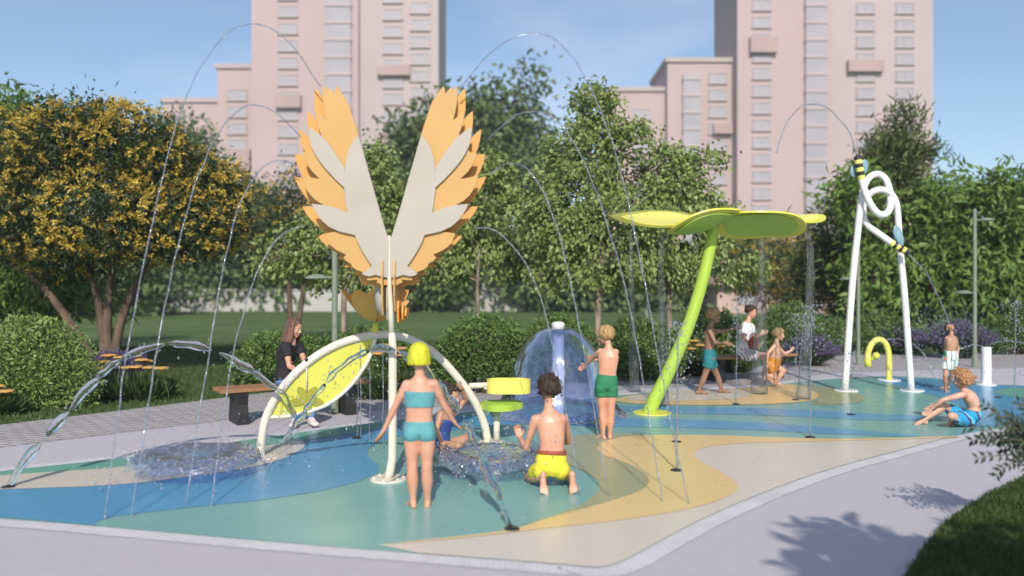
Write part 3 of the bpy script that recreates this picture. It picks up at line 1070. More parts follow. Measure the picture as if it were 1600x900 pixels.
m_lav = leaf_mat('purple_spike', (0.12, 0.085, 0.20), (0.09, 0.065, 0.16), (0.18, 0.13, 0.28), trans=0.2)
m_herb = leaf_mat('herb_leaf', (0.06, 0.10, 0.03), (0.045, 0.08, 0.025), (0.10, 0.14, 0.05), trans=0.25)
m_yarrow = mat('orange_flower_head', (0.80, 0.48, 0.16), 0.8, (0.70, 0.38, 0.10), nscale=60, bump=1.0, bscale=180, spec=0.2)
m_stalk = mat('flower_stalk', (0.09, 0.14, 0.04), 0.7)


def lavender(label, x, y, d, wpx, hpx, n=900):
    c = W(x, y, d)
    s = d / F
    t = thing('lavender_bush', label, 'flowering bush', (c.x, c.y, 0))
    k = rng.uniform(0, 1, n) ** 0.6
    a = rng.uniform(0, 2 * math.pi, n)
    Wd, H = wpx * s / 2, hpx * s
    ang = k * 1.0
    dirs = np.stack([np.cos(a) * np.sin(ang), np.sin(a) * np.sin(ang), np.cos(ang)], 1)
    root = np.stack([c.x + np.cos(a) * k * Wd * 0.3, c.y + np.sin(a) * k * Wd * 0.3, np.zeros(n)], 1)
    ln = H * rng.uniform(0.75, 1.05, n)
    V, T, tn = leaves(root, dirs, rand_dirs(n), ln, 0.035, 0.1, rng.uniform(0, 1, n))
    link('foliage', tri_mesh('foliage', V, T, tn), m_herb, t, smooth=False)
    i = np.repeat(np.arange(n), 7)
    u = rng.uniform(0.72, 1.08, len(i))
    pos = root[i] + dirs[i] * (u * ln[i])[:, None] + rng.normal(size=(len(i), 3)) * 0.012
    V, T, tn = leaves(pos, rand_dirs(len(i)) + dirs[i], rand_dirs(len(i)), 0.05, 0.025, 0.2, rng.uniform(0, 1, len(i)))
    link('flower_spikes', tri_mesh('flower_spikes', V, T, tn), m_lav, t, smooth=False)


lavender('purple lavender clump behind the boy in striped shorts', 1495, 560, 19.5, 90, 56, 520)
lavender('purple lavender clump between the hook sprayer and the bee sprayer', 1415, 556, 20.5, 60, 40, 300)
lavender('purple lavender clump behind the running toddler', 1268, 566, 17.5, 50, 48, 260)
lavender('small purple lavender clump behind the orange flower heads', 178, 590, 14.2, 64, 50, 700)


def flower(o, label, cen, d, wpx, n_st, heads, hz):
    """flat orange umbels on stalks over a leafy base"""
    c = W(cen[0], cen[1], d)
    s = d / F
    t = thing('flower_clump', label, 'flowers', (c.x, d, 0))
    n = 1500
    a = rng.uniform(0, 2 * math.pi, n)
    k = np.sqrt(rng.uniform(0, 1, n))
    rw = wpx * s / 2
    root = np.stack([c.x + np.cos(a) * k * rw, d + np.sin(a) * k * rw * 0.55, np.zeros(n)], 1)
    A = np.stack([np.cos(a) * 0.5, np.sin(a) * 0.5, np.full(n, 1.0)], 1) + rng.normal(size=(n, 3)) * 0.3
    V, T, tn = leaves(root, A, rand_dirs(n), rng.uniform(0.5, 1.0, n) * hz * 0.8, 0.045, 0.15, rng.uniform(0, 1, n))
    link('foliage', tri_mesh('foliage', V, T, tn), m_herb, t, smooth=False)
    for (hx, hy, hr, dd) in heads:
        p = W(hx, hy, d + dd)
        m = MB()
        m.tube(bent((p.x + random.uniform(-.1, .1), p.y + random.uniform(-.1, .1), 0), p, 0.05, 5), [0.008, 0.007, 0.006, 0.005, 0.006], 6)
        stalk = m.build('stalk', m_stalk, t)
        m = MB()
        r = hr * s
        m.lathe([(0.01, -0.035), (r * 0.6, -0.012), (r * 0.97, 0.0), (r, 0.008), (r * 0.8, 0.02), (r * 0.4, 0.027), (0.005, 0.028)], p, 18,
                jitter=lambda rr, zz, tt, i: (rr * (1 + 0.10 * math.sin(tt * 5 + hx) + 0.05 * math.sin(tt * 11)), zz + 0.006 * math.sin(tt * 7 + rr * 60)))
        m.build('flower_head', m_yarrow, stalk)


flower(0, 'orange flat headed flowers beside the large rounded bush', (205, 610), 12.3, 105, 12,
       [(170, 556, 12, .2), (190, 559, 12, .1), (160, 566, 13, 0), (152, 577, 10, -.2), (213, 557, 8, .2), (222, 563, 11, .1), (212, 574, 11, -.2), (233, 575, 11, -.1), (252, 576, 11, -.3), (230, 565, 10, .3), (198, 575, 9, -.2), (178, 570, 9, .2)], 0.55)
flower(0, 'orange flat headed flowers cut by the left photo edge', (0, 640), 10.8, 50, 6, [(-4, 604, 12, 0), (10, 612, 12, -.1), (-12, 616, 12, 0), (-20, 600, 10, .2)], 0.4)
flower(0, 'orange flat headed flowers under the white arch by the bird pole', (600, 580), 12.4, 80, 8, [(585, 545, 11, 0), (600, 540, 10, .2), (612, 549, 12, -.1), (590, 553, 12, -.1), (628, 545, 10, .2), (622, 555, 11, 0)], 0.62)
flower(0, 'orange flat headed flowers left of the boy in teal shorts', (1085, 575), 15.6, 60, 8, [(1068, 537, 11, 0), (1084, 533, 10, .2), (1096, 540, 11, -.1), (1076, 545, 12, -.1), (1102, 547, 10, .1)], 0.55)
flower(0, 'orange flat headed flowers behind the right bench seat', (1140, 570), 16.2, 50, 8, [(1126, 541, 10, 0), (1140, 546, 10, .1), (1152, 542, 9, 0)], 0.5)

# pinnate shrub reaching in from the right, its shade put into the leaf colour
def frond_tree():
    c = Vector((2.75, -0.15, 0))
    t = thing('shade_tree', 'feather leaved tree beside the camera whose shadow falls on the paving', 'tree', c)
    tb = MB()
    P = catmull([c, c + Vector((.05, -.1, 1.4)), c + Vector((-.05, -.2, 2.7)), c + Vector((0, -.3, 3.5))], 5)
    tb.tube(P, list(np.linspace(0.10, 0.05, len(P))), 9, True)
    top = P[-1]
    CC, AA, NN = [], [], []
    for i in range(76):
        a = random.uniform(0, 2 * math.pi)
        el = random.uniform(-0.25, 0.9)
        L = random.uniform(0.6, 1.2)
        e = top + Vector((math.cos(a) * math.cos(el) * L * (1.9 if math.cos(a) > 0 else .85), math.sin(a) * math.cos(el) * L * 0.8, math.sin(el) * L * 0.8 - 0.15))
        Q = bent(top - Vector((0, 0, random.uniform(0, .7))), e, 0.12, 8)
        tb.tube(Q, list(np.linspace(0.02, 0.004, 8)), 5)
        for q in range(1, 8):
            for w in range(15):
                p = Q[q - 1].lerp(Q[q], random.random())
                dr = (Q[q] - Q[q - 1]).normalized()
                sd = dr.cross(Vector((random.uniform(-.4, .4), random.uniform(-.4, .4), 1))).normalized() * random.choice((-1, 1))
                CC.append(p)
                AA.append(dr * 0.7 + sd)
                NN.append((random.uniform(-.4, .4), random.uniform(-.4, .4), 1))
    tb.build('trunk', m_bark, t)
    n = len(CC)
    V, T, tn = leaves(np.array(CC), np.array(AA), np.array(NN), rng.uniform(.14, .3, n), 0.075, 0.2, rng.uniform(0, 1, n))
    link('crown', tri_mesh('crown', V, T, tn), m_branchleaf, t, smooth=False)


frond_tree()


def pinnate_shrub():
    d = 5.5
    base = Vector((4.1, 5.6, 0))
    t = thing('shrub', 'glossy leaved shrub, leaf colour darkened for shade, reaching over the paving from the lawn corner', 'shrub', base)
    tb = MB()
    CC, AA, NN = [], [], []
    hub = W(1640, 690, d)
    tb.tube(catmull([base, base.lerp(hub, .5) + Vector((.1, 0, .1)), hub], 5), [0.022, 0.014], 6)
    tips = [(1537, 632, 0), (1592, 628, .1), (1510, 668, 0), (1553, 645, .1), (1528, 716, -.05), (1558, 742, .0), (1582, 700, -.1), (1520, 688, .1), (1572, 650, .15), (1600, 640, -.1), (1575, 670, 0), (1545, 690, -.15), (1600, 665, -.2),
            (1590, 722, .1), (1603, 745, .1), (1565, 700, .2), (1590, 680, .2), (1612, 650, .1), (1620, 700, 0), (1570, 685, -.1), (1604, 690, .15), (1560, 662, -.2)]
    for x, y, dd in tips:
        e = W(x, y, d + dd)
        st = hub.lerp(e, random.uniform(0.1, 0.45)) + Vector((0, dd * .3, 0))
        Q = bent(st, e, 0.12, 9)
        tb.tube([hub] + Q, list(np.linspace(0.007, 0.0015, 10)), 5)
        for q in range(1, 9):
            dr = (Q[q] - Q[q - 1]).normalized()
            sd = dr.cross(Vector((0.1, -1, 0.25))).normalized()
            for sg in (-1, 1):
                CC.append(Q[q])
                AA.append(dr * 0.75 + sd * sg + Vector((0, random.uniform(-.3, .3), random.uniform(-.2, .2))))
                NN.append((random.uniform(-.4, .4), -1, random.uniform(-.1, .7)))
    tb.build('stems', m_bark, t)
    n = len(CC)
    V, T, tn = leaves(np.array(CC), np.array(AA), np.array(NN), rng.uniform(.045, .066, n), rng.uniform(.021, .030, n), 0.1, rng.uniform(0, 1, n))
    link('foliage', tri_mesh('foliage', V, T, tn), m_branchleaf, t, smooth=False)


pinnate_shrub()

# ================================================================== play equipment
m_cream = mat('cream_paint', (0.70, 0.64, 0.54), 0.38, (0.67, 0.61, 0.51), nscale=5, spec=0.4)
m_white = mat('white_paint', (0.78, 0.78, 0.78), 0.35, (0.74, 0.74, 0.75), nscale=4, spec=0.45)
m_orange = mat('orange_panel', (0.53, 0.32, 0.112), 0.5, (0.50, 0.30, 0.105), nscale=3, spec=0.35)
m_orange2 = mat('deep_orange_panel', (0.80, 0.33, 0.055), 0.45, (0.77, 0.31, 0.05), nscale=3, spec=0.35)
m_orange3 = mat('shaded_orange_panel', (0.64, 0.335, 0.10), 0.5, (0.60, 0.31, 0.09), nscale=3, spec=0.3)  # deeper orange paints in the shade between the feather layers
m_panel = mat('cream_panel', (0.42, 0.385, 0.34), 0.5, (0.395, 0.36, 0.315), nscale=3, spec=0.35)
m_yellow = mat('yellow_plastic', (0.78, 0.72, 0.16), 0.35, (0.75, 0.69, 0.14), nscale=4, spec=0.4)
m_yellow2 = mat('lemon_plastic', (0.80, 0.78, 0.15), 0.35, (0.77, 0.75, 0.13), nscale=4, spec=0.4, trans=0.25)
m_olive2 = mat('olive_plastic', (0.34, 0.33, 0.035), 0.4, nscale=5)
m_lime = mat('lime_paint', (0.38, 0.56, 0.07), 0.35, (0.36, 0.53, 0.065), nscale=4, spec=0.45)
m_green = mat('leaf_green_panel', (0.38, 0.58, 0.09), 0.4, (0.36, 0.55, 0.085), nscale=4, spec=0.4)
m_lime2 = mat('yellow_green_panel', (0.68, 0.66, 0.09), 0.38, (0.65, 0.63, 0.08), nscale=3, spec=0.4)
m_rim = mat('shaded_rim', (0.36, 0.36, 0.06), 0.4, nscale=4)  # olive stands in for the shaded underside of the dish
m_gold = mat('gold_panel', (0.74, 0.40, 0.07), 0.4, (0.70, 0.37, 0.06), nscale=3)
m_black = mat('black_rubber', (0.015, 0.015, 0.016), 0.45, (0.022, 0.022, 0.024), nscale=12)
m_steel = mat('dark_steel', (0.05, 0.05, 0.05), 0.4, metal=0.6)
m_wing = mat('blue_panel', (0.20, 0.33, 0.42), 0.35, (0.18, 0.30, 0.39), nscale=5)
m_post = mat('grey_green_paint', (0.20, 0.24, 0.18), 0.45, (0.18, 0.215, 0.16), nscale=6)
m_wood = mat('bench_wood', (0.36, 0.19, 0.085), 0.6, (0.24, 0.12, 0.05), nscale=9, bump=0.4, bscale=40, stretch=(1.5, 14, 6))


def disc(mb, c, r, h=0.012, n=32):
    mb.lathe([(0.001, 0), (r, 0), (r, h * .7), (r - 0.004, h), (0.001, h)], c, n)


# ---- bird sculpture
BD = 7.08


def mirror(P):
    return [(608.5 + (608.5 - x) * 1.015, y) for x, y in P]


main_l = [(560, 211), (553, 218), (546, 230), (541, 245), (538.5, 262), (537, 280), (538, 298), (540, 316), (542.5, 332), (533, 327.5), (520.7, 323.5), (503.5, 320), (487, 318.5), (489, 324), (493, 331), (501, 343), (513, 354),
          (530, 362), (554.5, 367.5), (558, 377), (565, 391), (573, 404), (581, 416), (573, 421), (565, 428), (571, 431), (578, 432), (587, 429.5), (597, 433), (607.8, 434), (607.8, 376), (605.5, 370), (592, 325), (576, 268)]
feath_l = [(481.5, 197.5), (493, 205), (503, 213), (511, 221.5), (524, 240), (538, 262), (538.6, 294), (524, 280.5), (507, 262), (497, 249), (491, 239), (486, 228), (482.5, 214)]
front_l = [(560, 211), (558, 204), (555, 194), (551, 182), (547.5, 171), (543, 159), (534, 145), (525.5, 134), (523.5, 139), (522.5, 146), (518, 141), (512, 135.5), (511, 141), (508, 138), (504.5, 133.5), (503.8, 142), (504, 152), (505, 163), (507, 174), (510.5, 188),
           (505, 183), (499, 178), (493, 173), (493, 181), (495, 190), (498, 200), (502, 212), (490, 222), (486, 236), (480, 240), (473, 239), (474, 245), (477.5, 252), (482, 260), (488, 268.5), (499, 279.5), (487, 277.5), (472, 273.5), (473, 280), (475, 288), (479.5, 297),
           (485, 305), (493, 313), (505, 320), (520, 345), (545, 362), (530, 362), (517, 363), (507, 365), (509, 371), (512, 378), (518, 385), (526, 391), (541, 398), (538, 401), (536, 402.5), (541, 408), (549, 412.5), (549, 416), (555, 421), (562, 423.5), (570, 428), (574, 434), (573, 438),
           (581, 438), (590, 437), (588, 441), (597, 445.5), (607, 446), (607, 400), (570, 330), (556, 260)]
back_l = [(607, 452), (597, 449), (590, 450), (580, 445), (571, 446), (562, 439.5), (565, 434), (552, 427.5), (556, 421), (538, 417), (543, 409.5), (527, 404.5), (532, 398), (522, 393.5), (513, 387), (504, 378.5), (497, 370), (508, 363), (497, 354), (486, 344), (478, 334), (472, 322.5),
          (480, 322.5), (492, 323), (481, 313), (472, 300), (465, 288.5), (459, 275.6), (466, 277), (476, 279), (469, 268), (464, 255), (461, 241), (469, 241), (478, 244), (472, 232), (469, 218), (466.7, 202), (474, 206.5), (484, 217), (481, 204), (479.8, 188), (480.2, 173), (486, 178), (494, 187),
          (491.5, 172), (491, 154), (492, 137.5), (498, 143), (507, 157), (530, 200), (545, 250), (550, 330), (580, 390), (607, 420)]


def panel(name, P, d, th, m, parent):
    b = MB()
    b.prism([W(x, y, d) for x, y in P], (0, th, 0))
    o = b.build(name, m, parent, smooth=False, fix=True)
    bv = o.modifiers.new('bevel', 'BEVEL')
    bv.width = 0.002
    bv.segments = 1
    bv.limit_method = 'ANGLE'
    bv.angle_limit = R(50)
    return o


pole_base = G(612, 749)
bird = thing('bird_sculpture', 'orange and cream bird with raised wings on a cream pole', 'water sculpture', pole_base)
for mir in (False, True):
    f = mirror if mir else (lambda P: P)
    wng = panel('wing', f(main_l), BD - 0.03, 0.022, m_panel, bird)
    panel('feather', f(feath_l), BD - 0.027, 0.018, m_panel, wng)
    panel('front_feathers', f(front_l), BD + 0.0, 0.022, m_orange, wng)
    panel('rear_feathers', f(back_l), BD + 0.15, 0.022, m_orange3, wng)
# spine, fins and tail stand edge-on behind the wings
b = MB()
b.tube([W(608.3, 368, BD - .012), W(608.4, 440, BD - .012), W(610.5, 480, BD), W(612, 525, BD)], [0.012, 0.02, 0.024, 0.026], 14)
b.tube([W(612, 520, BD), W(613, 532, BD), W(613.5, 545, BD), W(613.5, 640, BD), W(613, 715, BD), W(610, 735, BD), W(605, 750, BD)], [0.027, 0.035, 0.037, 0.037, 0.037, 0.038, 0.042], 18)
b.build('pole', m_cream, bird)
b = MB()
disc(b, G(607, 750), 0.16, 0.02)
for k in range(6):
    a = k * math.pi / 3 + .3
    b.lathe([(0.012, 0.018), (0.012, 0.032), (0.004, 0.035)], G(607, 750) + Vector((math.cos(a) * .125, math.sin(a) * .125, 0)), 6)
b.build('base_plate', m_cream, bird, smooth=False)


def fin(name, x, prof, m, th=0.014):
    """a board standing in depth: prof = (depth offset, pixel y)"""
    b = MB()
    b.prism([W(x, y, BD) + Vector((0, dd, 0)) for dd, y in prof], (th, 0, 0))
    return b.build(name, m, bird, smooth=False, fix=True)


fin('body_fin', 597.6, [(-.06, 408), (-.085, 430), (-.07, 470), (-.03, 492), (.20, 488), (.45, 462), (.50, 430), (.3, 410)], m_orange)
fin('body_fin', 616.4, [(-.06, 408), (-.085, 430), (-.07, 462), (-.02, 486), (.20, 492), (.45, 468), (.50, 430), (.3, 410)], m_orange)
fin('body_fin', 602.5, [(.03, 420), (.02, 480), (.06, 500), (.2, 508), (.5, 475), (.5, 430)], m_panel)
for x, y0, y1, dd in ((606.5, 470, 503, .05), (619, 470, 508, .08), (624.5, 478, 504, .14), (603.2, 476, 499, .1), (628.2, 482, 500, .2)):
    fin('tail_feather', x, [(dd, y0), (dd - .03, y0 + 12), (dd - .01, y1 - 4), (dd + .05, y1), (dd + .09, y1 - 8), (dd + .16, y1 - 2), (dd + .2, y1 - 14), (dd + .2, y0)], m_orange2)
b = MB()
b.ellipsoid(W(600, 462, BD + .30), (0.085, 0.16, 0.19))
b.build('body', m_panel, bird)
b = MB()
b.prism([W(x, y, BD + .24) for x, y in [(620, 448), (631, 450), (636, 458), (631, 468), (640, 470), (633, 480), (622, 490), (616, 485), (616, 455)]], (0.0, .02, 0))
b.build('tail_panel', m_orange, bird, smooth=False, fix=True)

# ---- white arch with the yellow leaf panel


def AD(x):
    return 8.02 + (x - 408) / 357 * 0.76


def A(x, y, off=0.0):
    p = W(x, y, AD(x))
    return p + Vector((0.28, -0.96, 0)) * off if off else p


arch = thing('spray_arch', 'cream tubular arch holding a yellow leaf panel', 'water arch', G(408, 715))
ap = [(407, 714), (408, 690), (415, 655), (432, 620), (460, 585), (500, 553), (545, 532), (595, 523), (640, 530), (680, 553), (715, 590), (740, 625), (756, 660), (763, 694)]
b = MB()
b.tube(catmull([A(x, y) for x, y in ap], 8), 0.043, 18)
b.build('arch_tube', m_cream, arch)
lower = [(420, 652), (443, 651), (467, 647), (492, 640), (518, 628), (546, 604), (566, 578), (578, 556), (586, 530)]
b = MB()
b.tube(catmull([A(x, y) for x, y in lower], 8), 0.022, 12, True)
b.build('leaf_rim', m_cream, arch)
up = catmull([A(x, y) for x, y in ap[3:8]], 6)
up = [A(421, 645)] + [p for p in up if p.x < A(586, 523).x]
lo = catmull([A(x, y) for x, y in lower], 6)
b = MB()
b.prism(up + lo[::-1][1:], (-.006, .02, 0))
lp = b.build('leaf_panel', m_yellow2, arch, smooth=False, fix=True)
b = MB()
b.tube([A(479, 563, .02), A(479, 612, .02)], 0.008, 8)
b.build('feed_pipe', m_cream, arch)
b = MB()
for k, (cx, cy) in enumerate([(461, 628), (497, 628), (470, 611), (490, 611), (481, 641)]):
    c0 = Vector((479, 624, 0))
    v = Vector((cx, cy, 0)) - c0
    s = Vector((-v.y, v.x, 0)).normalized()
    L = v.length * 1.35
    pts = []
    for t in np.linspace(0, 2 * math.pi, 14, endpoint=False):
        q = c0 + v.normalized() * (L * 0.55 + L * 0.55 * math.cos(t)) + s * (6.5 * math.sin(t))
        pts.append(A(q.x, q.y, .016))
    b.prism(pts, (-.003, .009, 0))
b.build('flower_emblem', m_olive2, arch, smooth=False, fix=True)
b = MB()
p = A(478.5, 561)
b.tube([p + Vector((.01, -.035, 0)), p + Vector((.013, -.05, 0))], 0.017, 12)
b.build('nozzle', m_black, arch)
for x, y in ((407, 716), (763, 693)):
    b = MB()
    disc(b, G(x, y) + Vector((.03, 0, 0)), 0.15, 0.02)
    b.build('foot_plate', m_cream, arch, smooth=False)
b = MB()
p0, p1 = A(733, 603), W(764, 601.5, AD(733) + .04)
b.tube([p0, p1], 0.032, 14)
b.tube([p0.lerp(p1, .75) - Vector((0, 0, .03)), p1 - Vector((0, 0, .03)) + Vector((.02, 0, 0))], 0.022, 10)
b.build('side_arm', m_cream, arch)


def lobed(c, rx, ry, lobes=2, dent=0.22, n=48, rot=0.0):
    pts = []
    for k in range(n):
        t = 2 * math.pi * k / n
        r = 1 - dent * (0.5 - 0.5 * math.cos(lobes * t)) ** 2
        x, y = math.cos(t) * rx * r, math.sin(t) * ry * r
        pts.append(Vector(c) + Vector((x * math.cos(rot) - y * math.sin(rot), x * math.sin(rot) + y * math.cos(rot), 0)))
    return pts


wc = W(794.5, 603, AD(733) + .05)
b = MB()
outer = lobed(wc - Vector((0, 0, .075)), .24, .19, 2, .30)
inner = [wc + (p - wc) * 0.90 for p in outer]
n = len(outer)
vs = outer + [p + Vector((0, 0, .15)) for p in outer] + [Vector((p.x, p.y, outer[0].z + .15)) for p in inner] + [Vector((p.x, p.y, outer[0].z + .03)) for p in inner]
fs = []
for lv in range(3):
    for k in range(n):
        fs.append((lv * n + k, lv * n + (k + 1) % n, (lv + 1) * n + (k + 1) % n, (lv + 1) * n + k))
fs += [tuple(range(n))[::-1], tuple(3 * n + k for k in range(n))]
b.add(vs, fs)
b.build('water_wheel', m_yellow, arch, fix=True, auto=40)
b = MB()
b.tube([wc - Vector((0, 0, .115)), wc - Vector((0, 0, .07))], [0.02, 0.026], 12)
b.build('wheel_hub', m_black, arch)

# ---- green lobed table on a short post
tb0 = G(776, 692)
tbl = thing('play_table', 'green lobed water table on a short cream post', 'play table', tb0)
b = MB()
b.tube([tb0, tb0 + Vector((0, 0, .36))], 0.035, 16)
b.build('post', m_cream, tbl)
tc0 = tb0 + Vector((.05, 0, .41))
b = MB()
b.prism(lobed(tc0 - Vector((0, 0, .035)), .25, .22, 3, .16, rot=.5), (0, 0, .07))
o = b.build('table_top', m_lime, tbl, smooth=False, fix=True)
b = MB()
pts = lobed(tc0 + Vector((0, 0, .037)), .21, .18, 3, .16, rot=.5)
b.prism(pts, (0, 0, .006))
b.build('basin', m_green, o, smooth=False, fix=True)
b = MB()
disc(b, tb0, .10, .015)
b.build('foot_plate', m_cream, tbl, smooth=False)

# ---- tulip on top of the arch
tc = W(588, 502, AD(588))
tul = thing('tulip_spray', 'orange tulip shaped spray head standing on the arch top', 'spray head', A(586, 521))
b = MB()
b.tube([A(586, 524), A(587, 505)], [0.035, 0.03], 14)
b.build('stem', m_lime2, tul)


def bowl_petal(c, az, r, h, m, parent, wid=0.62):
    b = MB()
    NU, NV = 9, 9
    P = []
    for th in (0.0, 0.012):
        for j in range(NV):
            v = j / (NV - 1)
            wv = wid * (math.sin(math.pi * min(1, v * 0.82 + 0.16)) ** 0.7)
            for i in range(NU):
                u = (i / (NU - 1) - .5) * 2 * wv
                rr = r * (0.12 + 0.88 * v ** 0.8) - th
                z = h * (v ** 1.35) - 0.05 * u * u * h
                P.append(Vector(c) + Vector((math.cos(az + u) * rr, math.sin(az + u) * rr, z)))
    F = []
    q = NU * NV
    for j in range(NV - 1):
        for i in range(NU - 1):
            a = j * NU + i
            F.append((a, a + 1, a + NU + 1, a + NU))
            F.append((q + a, q + a + NU, q + a + NU + 1, q + a + 1))
    ring = [i for i in range(NU)] + [j * NU + NU - 1 for j in range(1, NV)] + [(NV - 1) * NU + i for i in range(NU - 2, -1, -1)] + [j * NU for j in range(NV - 2, 0, -1)]
    for k in range(len(ring)):
        a, d_ = ring[k], ring[(k + 1) % len(ring)]
        F.append((a, q + a, q + d_, d_))
    b.add(P, F)
    return b.build('petal', m, parent, fix=True, auto=40)


for k in range(5):
    bowl_petal(tc, k * 2 * math.pi / 5 + 0.55, 0.36, 0.33, m_gold if k % 2 else m_orange2, tul)
b = MB()
for k in range(5):
    a = k * 2 * math.pi / 5 + .3
    b.ellipsoid(tc + Vector((math.cos(a) * .07, math.sin(a) * .07, .10)), (.06, .06, .09), nu=10, nv=6)
b.build('flower_centre', m_lime2, tul)

# ---- leaf canopy on a leaning stem
LD = 10.9
leaf = thing('leaf_canopy', 'tall lime stem with four yellow green leaf dishes on top', 'water canopy', G(1017, 645))
b = MB()
sp = catmull([W(1014, 647, LD), W(1021, 628, LD), (W(1045, 580, LD)), W(1075, 510, LD), W(1097, 440, LD), W(1111, 380, LD), W(1118, 338, LD)], 8)
b.tube(sp, list(np.linspace(.10, .072, len(sp))), 20)
b.build('stem', m_lime, leaf)
b = MB()
disc(b, G(1019, 646), .26, .02)
b.build('foot_plate', m_lime2, leaf, smooth=False)
b = MB()
b.ellipsoid(W(1117, 334, LD), (.085, .085, .05))
b.build('stem_cap', m_lime, leaf)


def petal(c, a, b_, ax, tiltx, dish, parent, panels=True):
    """a shallow oval dish: a = half length along ax (world xy + z), tiltx = tilt of the cross axis"""
    A_ = Vector(ax).normalized()
    B_ = Vector((-A_.y * .2, math.cos(tiltx), math.sin(tiltx)))
    B_ = (B_ - A_ * B_.dot(A_)).normalized()
    N_ = A_.cross(B_).normalized()
    if N_.z < 0:
        N_ = -N_
    nr, na = 7, 48

    def grid(scale, off, th, m, name, par):
        mb = MB()
        vs = []
        for s, o_ in ((1, off + th / 2), (-1, off - th / 2)):
            for j in range(nr + 1):
                r = j / nr
                for k in range(na):
                    t = 2 * math.pi * k / na
                    u, v = math.cos(t) * r * scale, math.sin(t) * r * scale
                    v *= 1 - 0.12 * u
                    wv = .018 * r * r * math.sin(3 * t + c[0] * 5)
                    vs.append(Vector(c) + A_ * (a * u) + B_ * (b_ * v) + N_ * (dish * (u * u + v * v) + o_ + wv))
        fs = []
        q = (nr + 1) * na
        for j in range(nr):
            for k in range(na):
                k2 = (k + 1) % na
                fs.append((j * na + k, j * na + k2, (j + 1) * na + k2, (j + 1) * na + k))
                fs.append((q + j * na + k, q + (j + 1) * na + k, q + (j + 1) * na + k2, q + j * na + k2))
        for k in range(na):
            k2 = (k + 1) % na
            fs.append((nr * na + k, nr * na + k2, q + nr * na + k2, q + nr * na + k))
        mb.add(vs, fs)
        return mb.build(name, m, par, fix=True, auto=35)
    p = grid(1.0, 0, 0.024, m_lime2, 'leaf_dish', parent)
    if not panels:
        return p
    grid(0.80, -0.022, 0.014, m_green, 'under_panel', p)
    grid(0.80, 0.020, 0.012, m_yellow, 'upper_panel', p)
    return p


b_ = petal(W(1034, 347, LD), .71, .54, (1, .10, .01), R(15), .05, leaf)
b_.data.materials[0] = m_rim  # left dish takes the darker colour, shade painted on its rim
petal(W(1188, 346, LD - .05), .60, .56, (1, 0, -.10), R(-15), -.06, leaf)
petal(W(1226, 344, LD + .5), .56, .42, (1, -.1, .01), R(13), .03, leaf)
petal(W(1101, 350, LD - .38), .50, .38, (.95, 0, .26), R(-15), .04, leaf)

# ---- A-frame with a looping tube and two bees
XD = 13.1
bee = thing('loop_sprayer', 'white A-frame of looping pipes with two striped bee nozzles', 'spray sculpture', G(1372, 612))
Z = lambda x, y, dd=0.0: W(1300 + x / 4.5, 230 + y / 4.5, XD + dd)
t1 = catmull([W(1320, 611, XD), W(1332, 440, XD), Z(178, 620), Z(190, 500), Z(205, 380), Z(228, 270, .05), Z(270, 207, .1), Z(322, 190, .12), Z(372, 220, .1), Z(400, 285, .05), Z(412, 360, -.02), Z(408, 425, -.08),
              Z(382, 466, -.13), Z(342, 474, -.16), Z(300, 445, -.18), Z(258, 378, -.18), Z(226, 295, -.18), Z(208, 228, -.18)], 8)
b = MB()
b.tube(t1, .054, 18)
b.build('pipe', m_white, bee)
t2 = catmull([W(1424, 611, XD), W(1414, 470, XD), Z(487, 800), Z(470, 600), Z(462, 470), Z(448, 385, -.02), Z(412, 325, -.04), Z(360, 300, -.04), Z(305, 305, -.02), Z(262, 335, .03), Z(232, 385, .08), Z(218, 440, .10), Z(228, 510, .08), Z(262, 560, .03),
              Z(320, 602, -.06), Z(385, 648, -.14), Z(418, 674, -.18)], 8)
b = MB()
b.tube(t2, .052, 18)
b.build('pipe', m_white, bee)
for x, y in ((1322, 611), (1425, 611)):
    b = MB()
    disc(b, G(x, y), .19, .02)
    b.build('foot_plate', m_white, bee, smooth=False)


def make_bee(a, e, wing_px, wdir):
    a, e = Vector(a), Vector(e)
    k = MB()
    n = 6
    prof = [.056, .060, .062, .062, .060, .056, .040]
    for i in range(n):
        k.cur = i % 2
        k.tube([a.lerp(e, i / n), a.lerp(e, (i + .98) / n)], [prof[i], prof[i + 1] if i < n - 1 else .05], 16)
    k.cur = 1
    k.tube([e, e + (e - a).normalized() * .02], .022, 10)
    bo = k.build('bee_body', [m_yellow, m_black], bee, auto=40)
    for c, rx, rz, dy in wing_px:
        w = MB()
        w.ellipsoid(c, (rx, .012, rz), axes=(wdir[0], Vector((0, 1, 0)), wdir[1]), nu=20, nv=10)
        w.build('bee_wing', m_wing, bo)


make_bee(Z(209, 226, -.18), Z(176, 62, -.18), [(Z(160, 165, -.1), .075, .11, 0), (Z(222, 140, -.1), .075, .13, 0)], (Vector((.97, 0, -.2)), Vector((.2, 0, .97))))
make_bee(Z(415, 672, -.18), Z(535, 742, -.24), [(Z(464, 612, -.12), .07, .15, 0), (Z(478, 640, -.26), .06, .12, 0)], (Vector((.97, 0, .25)), Vector((-.25, 0, .97))))

